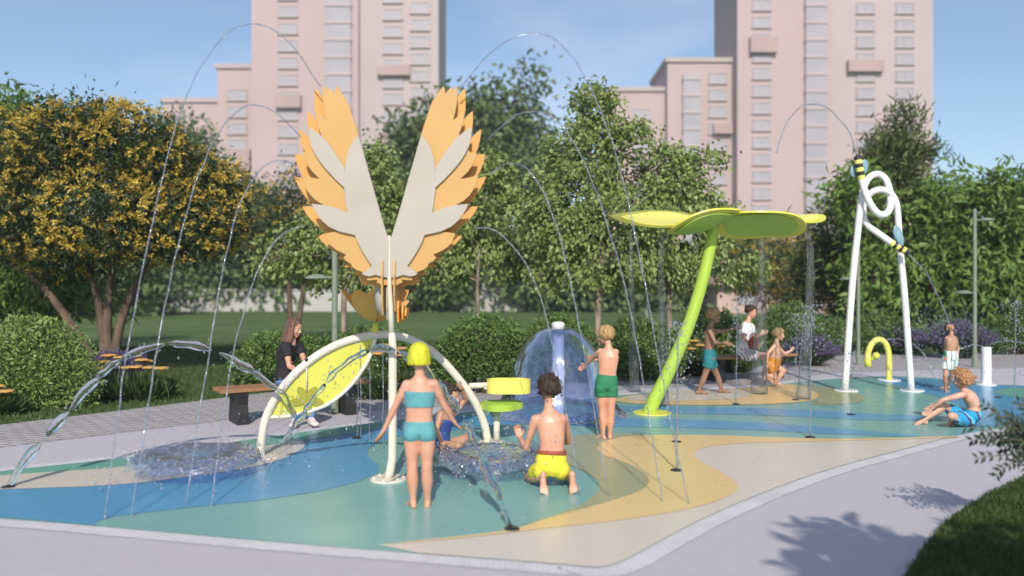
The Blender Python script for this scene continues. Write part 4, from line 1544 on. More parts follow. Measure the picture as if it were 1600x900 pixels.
# ---- yellow hook, white bollard
hd = F * CAMH / (595 - CY)
hook = thing('hook_sprayer', 'yellow hooked pipe sprayer with a ring shaped nozzle end', 'spray post', G(1389, 595))
b = MB()
b.tube(catmull([W(1389, 596, hd), W(1389, 565, hd), W(1387, 545, hd), W(1380, 533, hd), W(1370, 531, hd), W(1361, 539, hd), W(1356, 553, hd), W(1356, 562, hd - .03)], 7), .052, 16)
b.build('pipe', m_yellow, hook)
b = MB()
b.tube([W(1355, 561, hd - .03), W(1357, 573, hd - .05), ], [.058, .062], 16)
b.build('nozzle', m_lime2, hook)
b = MB()
b.ellipsoid(W(1369, 556, hd - .1), (.065, .065, .065))
b.tube([W(1369, 556, hd - .1), W(1359, 564, hd - .05)], .03, 10)
b.build('ball_nozzle', m_lime2, hook)
b = MB()
disc(b, G(1389, 595), .2, .025)
b.build('foot_plate', m_white, hook, smooth=False)

bd = F * CAMH / (601 - CY)
bol = thing('bollard_sprayer', 'short white bollard water sprayer standing on the blue surface', 'spray post', G(1541, 601))
b = MB()
b.lathe([(.001, 0), (.082, 0), (.080, .64), (.076, .665), (.001, .67)], G(1541, 601), 24)
b.build('post', m_white, bol, auto=40)
b = MB()
b.lathe([(.001, .668), (.055, .668), (.05, .705), (.001, .71)], G(1541, 601), 20)
b.build('nozzle_cap', m_steel, bol, auto=40)
b = MB()
disc(b, G(1541, 602), .16, .02)
b.build('foot_plate', m_white, bol, smooth=False)

# ---- benches
def bench(label, A0, A1, over0, over1):
    ax = (A1 - A0).normalized()
    pr = Vector((-ax.y, ax.x, 0))
    up_ = Vector((0, 0, 1))
    mid = (A0 + A1) / 2
    t = thing('park_bench', label, 'bench', mid)
    a, e = A0 - ax * over0, A1 + ax * over1
    L = (e - a).length
    s = MB()
    for i in range(4):
        s.box((a + e) / 2 + pr * ((i - 1.5) * .112) + up_ * .425, (L, .104, .045), (ax, pr, up_), .006)
    s.build('seat', m_wood, t, smooth=False)
    for q in (A0, A1):
        s = MB()
        P = [(-.21, 0), (-.20, .14), (-.175, .24), (-.19, .33), (-.22, .398), (.22, .398), (.19, .33), (.175, .24), (.20, .14), (.21, 0)]
        s.prism([q + pr * x + up_ * z - ax * .07 for x, z in P], ax * .14)
        s.build('leg', m_black, t, smooth=False, fix=True)
    return t


bench('dark legged wooden bench where the woman in the black shirt sits', G(373, 660), G(540, 645), .27, .28)
bench('dark legged wooden bench where the woman in the white shirt sits', G(1117, 595), G(1208, 589), .10, .42)

# ---- lamp posts
def lamp_post(label, x, d, top, heads, base_y=None):
    p = W(x, CY, d)
    p.z = 0
    t = thing('lamp_post', label, 'lamp post', p)
    b = MB()
    b.tube([p, p + Vector((0, 0, .25)), p + Vector((0, 0, .26)), p + Vector((0, 0, top))], [.055, .055, .042, .038], 14)
    b.build('pole', m_post, t, auto=40)
    for s, z in heads:
        b = MB()
        e = p + Vector((s * .24, 0, z))
        b.tube([p + Vector((0, 0, z)), e], .018, 8)
        arm = b.build('arm', m_post, t)
        b = MB()
        b.lathe([(.001, .05), (.07, .045), (.15, .015), (.165, -.01), (.15, -.022), (.001, -.022)], e, 24)
        b.build('lamp_shade', m_post, arm, auto=50)
    return t


G_LAMP = 'grey green lamp posts round the splash pad'
lamp_post('grey green lamp post beside the left bench, behind the bird wing', 523, 10.9, 3.3, [(-1, 1.84), (1, 3.2)], )
lamp_post('slim grey green lamp post seen between the legs of the A-frame', 1341, 17.8, 2.6, [(-1, 1.9)])
lamp_post('slim grey green lamp post behind the bollard sprayer', 1523, 17.2, 3.4, [(1, 3.16), (-1, 1.60)])
lamp_post('plain grey green post between the boy in green shorts and the lime stem', 1010, 15.0, 2.0, [])

# ---- floor nozzles
p0 = G(800, 829)
dr = thing('floor_nozzle', 'dark round floor nozzle nearest the camera, on the cream and sand edge', 'floor nozzle', p0)
b = MB()
b.lathe([(.001, .006), (.05, .006), (.056, .014), (.05, .02), (.03, .022), (.012, .017), (.001, .016)], (p0.x, p0.y, 0), 20)
b.build('rim', m_steel, dr)
b = MB()
b.lathe([(.001, .016), (.014, .016), (.012, .03), (.001, .03)], (p0.x, p0.y, 0), 10)
b.build('jet_tip', m_black, dr)
for x, y, lab in ((13, 763, 'on the cream surface at the left photo edge'), (1057, 737, 'in the middle of the sand wave'), (1266, 685, 'on the thin sand edge below the two blue stripes'), (1150, 633, 'below the boy in teal shorts'),
                  (1243, 626, 'in the rear sand patch under the toddler'), (1330, 649, 'on the upper blue stripe, before the A-frame'), (1560, 622, 'on the blue surface by the bollard'), (558, 686, 'in the blue surface under the yellow leaf panel'),
                  (1057, 692, 'at the top edge of the sand wave, behind the geyser')):
    copy_tree(dr, G(x, y), None, 'dark round floor nozzle ' + lab, 'floor nozzles set in the splash pad')
dr['group'] = 'floor nozzles set in the splash pad'

# ================================================================== water
m_jet = film_mat('thin_water', (0.72, 0.78, 0.88), 0.18, 0.05, 0.5, 30, 1.33, white=0.25)
m_film = film_mat('water_sheet', (0.86, 0.88, 0.92), 0.04, 0.06, 0.45, 16, 1.2, streak=(2.2, 2.2, 0.25), white=0.10)
m_dome = film_mat('water_bell', (0.66, 0.73, 0.96), 0.13, 0.02, 0.30, 6, 1.33, streak=(2.5, 2.5, 0.45), white=0.17, wcol=(0.24, 0.36, 0.80), wlo=0.25)  # blue diffuse colour stands in for sky reflected on the dome
m_bowl = film_mat('splashing_water', (0.62, 0.68, 0.92), 0.09, 0.05, 1.0, 26, 1.33, white=0.30, wcol=(0.46, 0.52, 0.80), wlo=0.08)  # blue violet diffuse paints sky reflection into the bowls
m_water = glass_mat('clear_water', (0.86, 0.92, 1.0), 0.02, 1.33, 0.25, 25)
m_drop = film_mat('water_drops', (0.92, 0.95, 1.0), 0.25, 0.05, 0.2, 30, 1.33, white=0.4)


def jet_path(px, d0, d1, n=10, curve=1.0):
    N = len(px)
    L = [0]
    for i in range(1, N):
        L.append(L[-1] + math.hypot(px[i][0] - px[i - 1][0], px[i][1] - px[i - 1][1]))
    return catmull([W(x, y, d0 + (d1 - d0) * (L[i] / L[-1]) ** curve) for i, (x, y) in enumerate(px)], n)


def water_arc(label, px, d0, d1, r=.006, group=None, m=None, lump=.35, name='water_jet', n=10, stop=None):
    P = jet_path(px, d0, d1, n)
    Q = []
    for i, p in enumerate(P):
        k = i / len(P)
        Q.append(p + Vector((noise.noise(p * 5), noise.noise(p * 5 + Vector((7, 0, 0))), noise.noise(p * 5 + Vector((0, 9, 0))))) * r * 1.8)
    b = MB()
    rad = [r * (1 + lump * noise.noise(p * 22) + .2 * noise.noise(p * 60)) for p in Q]
    b.tube(Q, rad, 8, True)
    o = b.build(name, m or m_jet, None, P[0])
    return tag(o, label, 'water jet', group)


GA = 'thin water arcs falling from the bird wings'
water_arc('tallest thin water arc left of the bird, from the wing tip', [(501, 135), (460, 76), (425, 46), (390, 38), (350, 56), (310, 112), (280, 180), (255, 275), (230, 390), (206, 505), (185, 640), (164, 813)], BD, 5.85, group=GA)
water_arc('second tallest thin water arc left of the bird', [(469, 213), (440, 183), (408, 166), (380, 168), (345, 202), (310, 275), (285, 355), (258, 475), (232, 630), (205, 810)], BD, 5.9, group=GA)
water_arc('third thin water arc left of the bird, through the yellow blossom edge', [(461, 259), (437, 250), (412, 260), (387, 293), (366, 345), (345, 440), (325, 560), (306, 680), (290, 790)], BD, 6.25, group=GA)
water_arc('lowest thin water arc left of the bird', [(472, 352), (442, 366), (417, 396), (396, 440), (376, 505), (360, 580), (345, 680), (330, 792)], BD, 6.2, group=GA)
water_arc('tallest thin water arc right of the bird, crossing the tallest tree', [(720, 137), (760, 90), (798, 60), (837, 52), (872, 66), (905, 105), (938, 172), (968, 262), (990, 355), (1010, 460), (1030, 565), (1052, 680), (1077, 789)], BD, 6.27, group=GA)
water_arc('second tallest thin water arc right of the bird', [(764, 216), (800, 184), (838, 174), (870, 188), (902, 232), (932, 302), (962, 395), (986, 490), (1010, 625), (1036, 785)], BD, 6.34, group=GA)
water_arc('third thin water arc right of the bird, falling by the green shorts boy', [(765, 272), (792, 256), (822, 263), (848, 298), (870, 358), (891, 440), (911, 540), (932, 660), (951, 777)], BD, 6.5, group=GA)
water_arc('lowest thin water arc right of the bird, falling over the kneeling boy', [(742, 356), (770, 359), (800, 384), (826, 422), (846, 472), (862, 535), (884, 640), (908, 774)], BD, 6.56, group=GA)


def chunky(label, px, d0, d1, r=.026, group=None):
    """a thick pulsing jet: glassy slugs of water with breaks between them"""
    P = jet_path(px, d0, d1, 14)
    t = thing('thick_water_jet', label, 'water jet', P[0], group)
    i = 0
    while i < len(P) - 6:
        n_ = random.randint(13, 28)
        seg = P[i:i + n_]
        i += n_ + random.choice((-1, 1, 2, 4))
        if len(seg) < 6:
            break
        ph = random.uniform(0, 9)
        b = MB()
        Q = [p + Vector((noise.noise(p * 7 + Vector((ph, 0, 0))), noise.noise(p * 7 + Vector((0, ph, 0))), noise.noise(p * 7 + Vector((0, 0, ph))))) * r * .5 for p in seg]
        m = len(Q)
        rad = []
        for k, p in enumerate(Q):
            u = k / (m - 1)
            rad.append(r * (.86 + .55 * noise.noise(p * 7 + Vector((ph, ph, 0)))) * (.30 + .70 * min(1, math.sin(math.pi * (.06 + .90 * u)) * 1.9)) * (1.15 - .3 * abs(u - .8)))
        b.tube(Q, [max(.004, q) for q in rad], 12, True)
        b.build('water_slug', m_water, t)
    b = MB()
    for _ in range(70):
        p = random.choice(P) + Vector((random.gauss(0, .06), random.gauss(0, .06), random.gauss(0, .06)))
        if p.z > 0.03:
            rr = random.uniform(.003, .010)
            b.ellipsoid(p, (rr, rr, rr * random.uniform(.8, 1.6)), nu=8, nv=6)
    o = b.build('spray_drops', m_drop, t)
    o['kind'] = 'stuff'
    return t


chunky('thick glassy water jet arching from the left floor nozzle to the arch foot', [(13, 762), (40, 718), (75, 680), (110, 640), (150, 592), (185, 565), (220, 547), (255, 539), (290, 539), (330, 547), (370, 566), (405, 588), (440, 614), (462, 650)], 6.79, 8.0, .036)
chunky('thick glassy water jet passing over the girl with yellow hair', [(800, 828), (785, 790), (768, 748), (745, 700), (725, 658), (700, 620), (672, 585), (640, 558), (602, 545), (565, 553), (528, 578), (500, 610), (478, 640), (455, 672), (437, 706)], 5.62, 7.95, .032)

# splash bowls
def splash_bowl(label, x, y, rim, h):
    c = G(x, y)
    t = thing('water_bowl', label, 'fountain', c)
    ph = random.uniform(0, 50)

    def jit(r, z, a, i):
        q = Vector((math.cos(a) * r * 9, math.sin(a) * r * 9, ph))
        k = min(1, r / rim)
        return r * (1 + .07 * k * k * noise.noise(q) + .03 * k * noise.noise(q * 3)), max(.012, z + .03 * k * noise.noise(q * 1.6) + .015 * k * noise.noise(q * 4))
    b = MB()
    prof = [(.03, 0.012), (.035, .03), (.06, .08), (.10, h * .66), (.16, h * .86), (.26, h * .98), (.36, h * 1.02)]
    prof += [(rim * k, h * (1.03 - .14 * ((k - .6) / .4) ** 2)) for k in np.linspace(.66, .98, 12)] + [(rim * 1.0, h * .8), (rim * 1.01, h * .62)]
    b.lathe(prof, c, 150, jit, caps=False)
    b.build('water_sheet', m_bowl, t)
    b = MB()
    for _ in range(520):
        a = random.uniform(0, 2 * math.pi)
        rr = rim * random.uniform(.78, 1.12) if random.random() < .75 else rim * random.uniform(.9, 1.75)
        z = h * random.uniform(.5, 1.15) if rr < rim * 1.1 else random.uniform(.01, h * .9)
        s = random.uniform(.003, .011)
        b.ellipsoid(c + Vector((math.cos(a) * rr, math.sin(a) * rr, z)), (s, s, s * random.uniform(.7, 1.8)), nu=6, nv=4)
    o = b.build('spray_drops', m_drop, t)
    o['kind'] = 'stuff'
    b = MB()
    b.lathe([(.001, .006), (.06, .006), (.06, .03), (.035, .04), (.001, .04)], c, 20)
    b.build('nozzle', m_cream, t, auto=40)
    return t


splash_bowl('flat bowl of splashing water on the cream surface beside the arch foot', 309, 741, .56, .20)
splash_bowl('flat bowl of splashing water in front of the girl in the navy swimsuit', 772, 740, .50, .20)

# water bell with its pole
dc = G(872, 648)
dome = thing('water_dome', 'transparent bluish dome of water falling round a white pole', 'fountain', dc)
b = MB()
b.lathe([(.001, 0), (.082, 0), (.082, 1.17), (.088, 1.18), (.088, 1.22), (.06, 1.245), (.001, 1.25)], dc, 24)
b.build('pole', m_white, dome, auto=40)
ph = 3.3


def jit(r, z, a, i):
    q = Vector((math.cos(a) * 2.2, math.sin(a) * 2.2, z * 1.2))
    k = 1 - z / 1.2
    return r * (1 + .05 * k * noise.noise(q) + .03 * k * noise.noise(q * 3.2)), z


prof = [(p.x, p.y) for p in catmull([(.086, 1.18, 0), (.24, 1.14, 0), (.39, 1.02, 0), (.52, .84, 0), (.61, .60, 0), (.675, .40, 0), (.75, .21, 0), (.84, .08, 0), (.92, .018, 0)], 4)]
b = MB()
b.lathe(prof, dc, 96, jit, caps=False)
b.build('water_sheet', m_dome, dome)
b = MB()
for _ in range(420):
    a = random.uniform(0, 2 * math.pi)
    rr = random.uniform(.66, 1.0)
    s = random.uniform(.004, .014)
    b.ellipsoid(dc + Vector((math.cos(a) * rr, math.sin(a) * rr, abs(random.gauss(.03, .05)) + .012)), (s, s, s), nu=6, nv=4)
o = b.build('spray_drops', m_drop, dome)
o['kind'] = 'stuff'

# sheets of water from the leaf canopy
GS = 'streams of water falling from the leaf canopy'


def stream(label, px, d, r0, r1):
    P = catmull([W(x, y, d) for x, y in px], 10)
    P[-1].z = .015
    b = MB()
    rad = [r0 + (r1 - r0) * (i / len(P)) ** 1.3 for i in range(len(P))]
    rad = [r * (1 + .16 * noise.noise(p * 5)) for r, p in zip(rad, P)]
    b.tube(P, rad, 18)
    o = b.build('water_stream', m_film, None, P[-1])
    return tag(o, label, 'water stream', GS)


stream('water stream falling left of the lime stem, from the left leaf dish', [(1045, 362), (1036, 372), (1033, 395), (1034, 480), (1036, 560), (1038, 634)], 11.5, .026, .07)
stream('broad water stream falling before the woman on the right bench', [(1188, 372), (1190, 385), (1190, 430), (1189, 500), (1187, 560), (1186, 616)], 12.8, .03, .14)
stream('water stream falling right of the running toddler, from the far leaf dish', [(1251, 352), (1261, 364), (1266, 390), (1265, 470), (1259, 550), (1255, 622)], 12.2, .022, .10)
stream('faint water stream falling between the tallest tree trunk and the lime stem', [(985, 362), (986, 380), (986, 430), (988, 500), (990, 560), (992, 612)], 13.1, .022, .09)


def geyser(label, x, y, ytop, r=.012, drops=150, group='upright water jets rising from floor nozzles'):
    c = G(x, y)
    d = c.y
    top = W(x + 2, ytop, d)
    n = 40
    P = [c.lerp(top, k) + Vector((noise.noise(Vector((x, k * 8, 0))), noise.noise(Vector((x, 0, k * 8))), 0)) * .012 for k in np.linspace(0.008, 1, n)]
    b = MB()
    b.tube(P, [r * (1 + .5 * noise.noise(p * 17)) * (1 - .5 * i / n) for i, p in enumerate(P)], 8, True)
    t = thing('water_geyser', label, 'water jet', c)
    b.build('jet', m_jet, t)
    b = MB()
    for _ in range(drops):
        k = random.random()
        p = top + Vector((random.gauss(0, .03 + .09 * k), random.gauss(0, .03 + .09 * k), .10 - k * (top.z - .1) * random.random()))
        if p.z < .02:
            continue
        s = random.uniform(.003, .010)
        b.ellipsoid(p, (s, s, s * 1.4), nu=6, nv=4)
    o = b.build('spray_drops', m_drop, t)
    o['kind'] = 'stuff'
    t['group'] = group
    return t


geyser('upright water jet in the middle of the sand wave', 1057, 736, 520, .013, 170)
geyser('upright water jet on the thin sand edge under the canopy end', 1266, 684, 490, .012, 220)
geyser('upright water jet below the outstretched hand of the boy in teal shorts', 1150, 632, 478, .012, 160)
geyser('upright water jet in the rear sand patch beside the toddler', 1243, 625, 500, .010, 120)
geyser('upright water jet on the blue surface at the right photo edge', 1585, 640, 480, .012, 160)
geyser('low upright water jet before the left leg of the A-frame', 1330, 648, 560, .008, 120)
geyser('upright water jet under the right half of the white arch', 558, 685, 560, .010, 80)

GB = 'sprays from the bee and post nozzles'
bx = XD - .18
water_arc('thin arc of water shot upward by the topmost bee', [(1339, 243), (1326, 206), (1302, 176), (1275, 162), (1247, 170), (1226, 200), (1213, 238)], bx, bx - .2, .010, GB)
water_arc('thin water spray from the lower bee onto the striped shorts boy', [(1420, 398), (1445, 424), (1465, 460), (1478, 492), (1484, 506)], bx - .06, bx, .011, GB)
water_arc('thin water spray leaping left from the bollard', [(1536, 541), (1520, 538), (1500, 545), (1485, 555), (1465, 566), (1452, 582)], bd, bd, .009, GB)
water_arc('thin water spray leaping right from the bollard', [(1546, 540), (1562, 533), (1582, 533), (1604, 538), (1630, 552)], bd, bd, .009, GB)
water_arc('thin water spray leaving the yellow hook behind the A-frame leg', [(1386, 530), (1405, 530), (1425, 537), (1440, 549), (1452, 570), (1460, 590)], hd, hd - .4, .009, GB)
# strings of water dropping from the tulip
for x, y0, y1, lab in ((563, 540, 684, 'outermost'), (577, 540, 688, 'middle'), (598, 512, 704, 'innermost')):
    water_arc('thin string of water dropping under the tulip spray head, the %s of three' % lab, [(x, y0), (x + 1, (y0 + y1) / 2), (x, y1)], AD(x), AD(x), .006, 'strings of water under the tulip spray head')

# loose drops in the air and on the wet deck
def drops(label, boxes, smin=.003, smax=.010):
    b = MB()
    for (x0, x1, y0, y1, d0, d1, n) in boxes:
        for _ in range(n):
            d = random.uniform(d0, d1)
            p = W(random.uniform(x0, x1), random.uniform(y0, y1), d)
            if p.z < .02:
                continue
            s = random.uniform(smin, smax)
            b.ellipsoid(p, (s, s, s * random.uniform(.8, 1.8)), nu=6, nv=4)
    o = b.build('spray_drops', m_drop)
    tag(o, label, 'water drops', kind='stuff')


drops('loose drops of water flying around the bowl of water and the arch', [(220, 470, 640, 745, 6.9, 8.2, 220), (400, 640, 560, 740, 7.0, 8.2, 240), (640, 870, 650, 770, 6.2, 8.0, 200)], .003, .009)
drops('fine spray of water drifting around the bee sprayer and the bollard', [(1300, 1600, 470, 590, 12.5, 14.5, 900), (1180, 1330, 450, 600, 11.5, 14, 350), (1030, 1100, 440, 690, 9.5, 11, 160), (1425, 1520, 490, 600, 12.8, 13.4, 500)], .003, .008)

# ================================================================== people
def skin(name, c, c2=None):
    return mat(name, c, 0.40, c2 or (c[0] * .90, c[1] * .76, c[2] * .70), nscale=9, spec=0.4, sss=0.12, bump=0.10, bscale=120, rvar=0.14, det=6, lo=0.38, hi=0.75)


sk_fair = skin('fair_skin', (0.60, 0.365, 0.265))
sk_rosy = skin('rosy_skin', (0.60, 0.33, 0.23))
sk_tan = skin('tan_skin', (0.46, 0.26, 0.165))
sk_brown = skin('brown_skin', (0.28, 0.165, 0.11))
m_eyew = mat('eye_white', (0.75, 0.73, 0.70), 0.25)
m_iris = mat('eye_iris', (0.06, 0.04, 0.03), 0.2)
m_lip = mat('lip', (0.45, 0.17, 0.14), 0.45)


def hair_mat(name, c, c2):
    return mat(name, c, 0.5, c2, nscale=38, bump=0.7, bscale=110, stretch=(1, 1, 0.22), spec=0.35)


h_neon = mat('neon_yellow_hair', (0.62, 0.62, 0.025), 0.5, (0.50, 0.50, 0.02), nscale=40, bump=0.6, bscale=90, stretch=(1, 1, .15))
h_dark = hair_mat('dark_brown_hair', (0.05, 0.028, 0.02), (0.028, 0.016, 0.012))
h_blond = hair_mat('blond_hair', (0.48, 0.32, 0.15), (0.30, 0.185, 0.08))
h_ginger = hair_mat('ginger_blond_hair', (0.46, 0.25, 0.12), (0.30, 0.14, 0.06))
h_brown = hair_mat('chestnut_hair', (0.20, 0.105, 0.075), (0.12, 0.06, 0.045))

KID = dict(head=.98, up=.034, el=.027, wr=.0185, th=.066, kn=.043, ca=.046, an=.026, sh=.040, neck=.036, foot=.185, hand=.135,
           sec=[(0, .068, .055), (.10, .118, .088), (.22, .120, .086), (.38, .104, .072), (.50, .100, .070), (.66, .110, .076), (.82, .120, .076), (.92, .098, .060), (1.0, .046, .044)])
TODDLER = dict(head=.95, up=.033, el=.028, wr=.021, th=.064, kn=.046, ca=.044, an=.028, sh=.038, neck=.034, foot=.15, hand=.105,
               sec=[(0, .075, .06), (.12, .112, .09), (.28, .112, .094), (.45, .108, .092), (.60, .106, .082), (.78, .108, .074), (.90, .085, .058), (1.0, .042, .042)])
ADULT = dict(head=1.12, up=.044, el=.034, wr=.024, th=.082, kn=.054, ca=.055, an=.033, sh=.048, neck=.047, foot=.24, hand=.175,
             sec=[(0, .09, .08), (.10, .162, .118), (.22, .160, .114), (.40, .125, .088), (.50, .122, .086), (.66, .138, .112), (.80, .155, .105), (.92, .125, .072), (1.0, .056, .054)])


class Body:
    def __init__(s, J, K, scale=1.0):
        s.J = {k: Vector(v) for k, v in J.items()}
        s.K = {k: (v * scale if not isinstance(v, list) else [(t, a * scale, b * scale) for t, a, b in v]) for k, v in K.items()}
        J = s.J
        s.rh = (J['rhip'] - J['lhip']).normalized()
        s.rs = (J['rsh'] - J['lsh']).normalized()

    def spine(s, t):
        J = s.J
        p = J['pelvis']
        n = J['neck']
        m = J.get('mid', p.lerp(n, .5))
        c = m * 2 - (p + n) / 2
        pos = p * (1 - t) ** 2 + c * (2 * t * (1 - t)) + n * t * t
        tan = ((c - p) * (1 - t) + (n - c) * t).normalized()
        r = s.rh.lerp(s.rs, t)
        r = (r - tan * r.dot(tan)).normalized()
        return pos, r, tan.cross(r).normalized(), tan

    def sections(s, t0=0.0, t1=1.0, infl=0.0, n=16):
        tt = [x[0] for x in s.K['sec']]
        out = []
        for t in np.linspace(t0, t1, n):
            pos, r, f, tan = s.spine(t)
            out.append((pos, r, f, float(np.interp(t, tt, [x[1] for x in s.K['sec']])) + infl, float(np.interp(t, tt, [x[2] for x in s.K['sec']])) + infl))
        return out

    def limb(s, mb, a, b, rads, n=14, infl=0.0, t0=0.0, t1=1.0, round_ends=True):
        P = [a.lerp(b, t) for t in np.linspace(t0, t1, 9)]
        R_ = [float(np.interp(t, np.linspace(0, 1, len(rads)), rads)) + infl for t in np.linspace(t0, t1, 9)]
        mb.tube(P, R_, n, round_ends)

    def leg(s, mb, side, infl=0.0, t0=0.0, t1=1.0, lower=True, round_ends=True):
        K, J = s.K, s.J
        h, k, a = J[side + 'hip'], J[side + 'knee'], J[side + 'ankle']
        s.limb(mb, h, k, [K['th'] * 1.02, K['th'], K['th'] * .88, K['kn'] * 1.06, K['kn']], 16, infl, t0, t1, round_ends)
        if lower:
            s.limb(mb, k, a, [K['kn'] * .97, K['ca'] * .98, K['ca'], K['ca'] * .8, K['an'] * 1.05, K['an']], 14, infl, 0, 1, round_ends)

    def arm(s, mb, side, infl=0.0, lower=True, t1=1.0, round_ends=True, t0=0.0):
        K, J = s.K, s.J
        a, e, w = J[side + 'sh'], J[side + 'elbow'], J[side + 'wrist']
        s.limb(mb, a, e, [K['sh'] * .95, K['up'] * 1.05, K['up'], K['el'], K['el'] * .96], 14, infl, t0, t1, round_ends)
        if lower:
            s.limb(mb, e, w, [K['el'] * .95, K['el'] * 1.04, K['el'] * .88, K['wr'] * 1.05, K['wr']], 12, infl, 0, 1, round_ends)

    def hand(s, mb, side, curl=.35):
        J, L = s.J, s.K['hand']
        w = J[side + 'wrist']
        f = J.get(side + 'hand', w + (w - J[side + 'elbow']))
        f = (f - w).normalized()
        th = J.get(side + 'thumb', Vector((0, 1, 0)))
        th = (th - f * th.dot(f))
        th = th.normalized() if th.length > 1e-4 else frame(f)[0]
        nrm = f.cross(th).normalized()
        if side == 'l':
            nrm = -nrm
        q = L / .135
        mb.ellipsoid(w + f * (.034 * q), (.041 * q, .031 * q, .0135 * q), (f, th, nrm), 14, 8)
        r = .0078 * q
        for i, (k, ln) in enumerate(((.024, .056), (.008, .064), (-.008, .060), (-.0235, .047))):
            b0 = w + f * (.058 * q) + th * (k * q)
            d1 = (f + nrm * curl * .45 + th * (k * 3)).normalized()
            p1 = b0 + d1 * (ln * q * .5)
            d2 = (f * max(.1, 1 - curl * .5) + nrm * curl * 1.3).normalized()
            p2 = p1 + d2 * (ln * q * .5)
            mb.tube([b0 - f * .012 * q, b0, p1, p2], [r * 1.05, r * 1.05, r, r * .85], 8, True)
        b0 = w + f * (.018 * q) + th * (.02 * q)
        p1 = b0 + (f * .65 + th * .8 + nrm * .25).normalized() * (.030 * q)
        p2 = p1 + (f * .95 + th * .25 + nrm * .35).normalized() * (.026 * q)
        mb.tube([b0, p1, p2], [r * 1.35, r * 1.2, r * .95], 8, True)

    def foot(s, mb, side, infl=0.0):
        J, L = s.J, s.K['foot']
        a = J[side + 'ankle']
        t = J[side + 'toe'] - a
        d = t.normalized()
        if side + 'sole' in J:
            dn = J[side + 'sole']
        else:
            dn = Vector((0, 0, -1))
            d = Vector((d.x, d.y, 0)).normalized()
        dn = (dn - d * dn.dot(d)).normalized()
        sd = d.cross(dn).normalized()
        q = L / .185
        an = s.K['an']
        mb.capsule(a, a - d * (.012 * q) + dn * (.030 * q), an, .025 * q + infl)
        mb.ellipsoid(a - d * (.018 * q) + dn * (.030 * q), (.032 * q + infl, .026 * q + infl, .026 * q + infl), (d, sd, -dn))
        mb.tube([a + dn * .01 * q, a + d * (.05 * q) + dn * (.024 * q), a + d * (.10 * q) + dn * (.038 * q)], [an * .95 + infl, .026 * q + infl, .018 * q + infl], 12, True)
        mb.ellipsoid(a + d * (.088 * q) + dn * (.042 * q), (.042 * q + infl, .035 * q + infl, .014 * q + infl), (d, sd, -dn))
        if infl == 0:
            bs = 1 if side == 'l' else -1
            for i in range(5):
                k = (i - 2) * .0135 * q
                ln = (.040, .037, .033, .029, .024)[i] * q
                r = (.0115, .0088, .0082, .0078, .0072)[i] * q
                mb.capsule(a + d * (.10 * q) + sd * (k * bs) + dn * (.044 * q), a + d * (.10 * q + ln) + sd * (k * bs * 1.05) + dn * (.047 * q), r, r * .9, 8)
        else:
            mb.ellipsoid(a + d * (.12 * q) + dn * (.040 * q), (.035 * q + infl, .032 * q + infl, .018 * q + infl), (d, sd, -dn))

    def headframe(s):
        J = s.J
        f = J['look'].normalized()
        u = J.get('headup', (J['head'] - J['neck'])).normalized()
        f = (f - u * f.dot(u)).normalized()
        return f.cross(u).normalized(), f, u

    def head(s, mb):
        J, k = s.J, s.K['head']
        r, f, u = s.headframe()
        c = J['head']
        mb.tube([J['neck'] - (c - J['neck']) * .15, J['neck'].lerp(c - u * .05 * k - f * .012 * k, .5), c - u * .045 * k - f * .012 * k], [s.K['neck'] * 1.25, s.K['neck'] * .98, s.K['neck']], 14, True)
        mb.ellipsoid(c + u * .018 * k - f * .008 * k, (.071 * k, .087 * k, .082 * k), (r, f, u), 22, 14)
        mb.ellipsoid(c - u * .042 * k + f * .024 * k, (.054 * k, .058 * k, .060 * k), (r, f, u), 18, 12)
        mb.ellipsoid(c - u * .086 * k + f * .052 * k, (.024 * k, .022 * k, .020 * k), (r, f, u), 12, 8)
        mb.ellipsoid(c + u * .014 * k + f * .068 * k, (.045 * k, .014 * k, .012 * k), (r, f, u), 12, 8)
        mb.capsule(c + f * .079 * k - u * .004 * k, c + f * .092 * k - u * .034 * k, .008 * k, .0115 * k, 8)
        for sx in (-1, 1):
            mb.ellipsoid(c + f * .082 * k - u * .037 * k + r * (.010 * sx * k), (.009 * k, .010 * k, .007 * k), (r, f, u), 8, 6)
            mb.ellipsoid(c + r * (.071 * sx * k) - u * .012 * k - f * .005 * k, (.010 * k, .018 * k, .028 * k), ((r * .9 - f * .45 * sx).normalized(), (f * .9 + r * .45 * sx).normalized(), u), 10, 8)
            mb.ellipsoid(c + r * (.034 * sx * k) - u * .036 * k + f * .062 * k, (.021 * k, .016 * k, .018 * k), (r, f, u), 10, 8)
        mb.ellipsoid(c - u * .063 * k + f * .076 * k, (.019 * k, .010 * k, .011 * k), (r, f, u), 10, 6)

    def face(s, parent):
        J, k = s.J, s.K['head']
        r, f, u = s.headframe()
        c = J['head']
        for sx in (-1, 1):
            b = MB()
            p = c + f * .070 * k - u * .006 * k + r * (.031 * sx * k)
            b.ellipsoid(p, (.0125 * k, .009 * k, .0075 * k), (r, f, u), 10, 8)
            e = b.build('eye', m_eyew, parent)
            b = MB()
            b.ellipsoid(p + f * .006 * k, (.0058 * k, .0042 * k, .0060 * k), (r, f, u), 8, 6)
            b.build('iris', m_iris, e)
        b = MB()
        b.tube([c + f * .079 * k - u * .0635 * k - r * .02 * k, c + f * .0865 * k - u * .0615 * k, c + f * .079 * k - u * .0635 * k + r * .02 * k], [.002, .0048 * k, .002], 8, True)
        b.build('mouth', m_lip, parent)

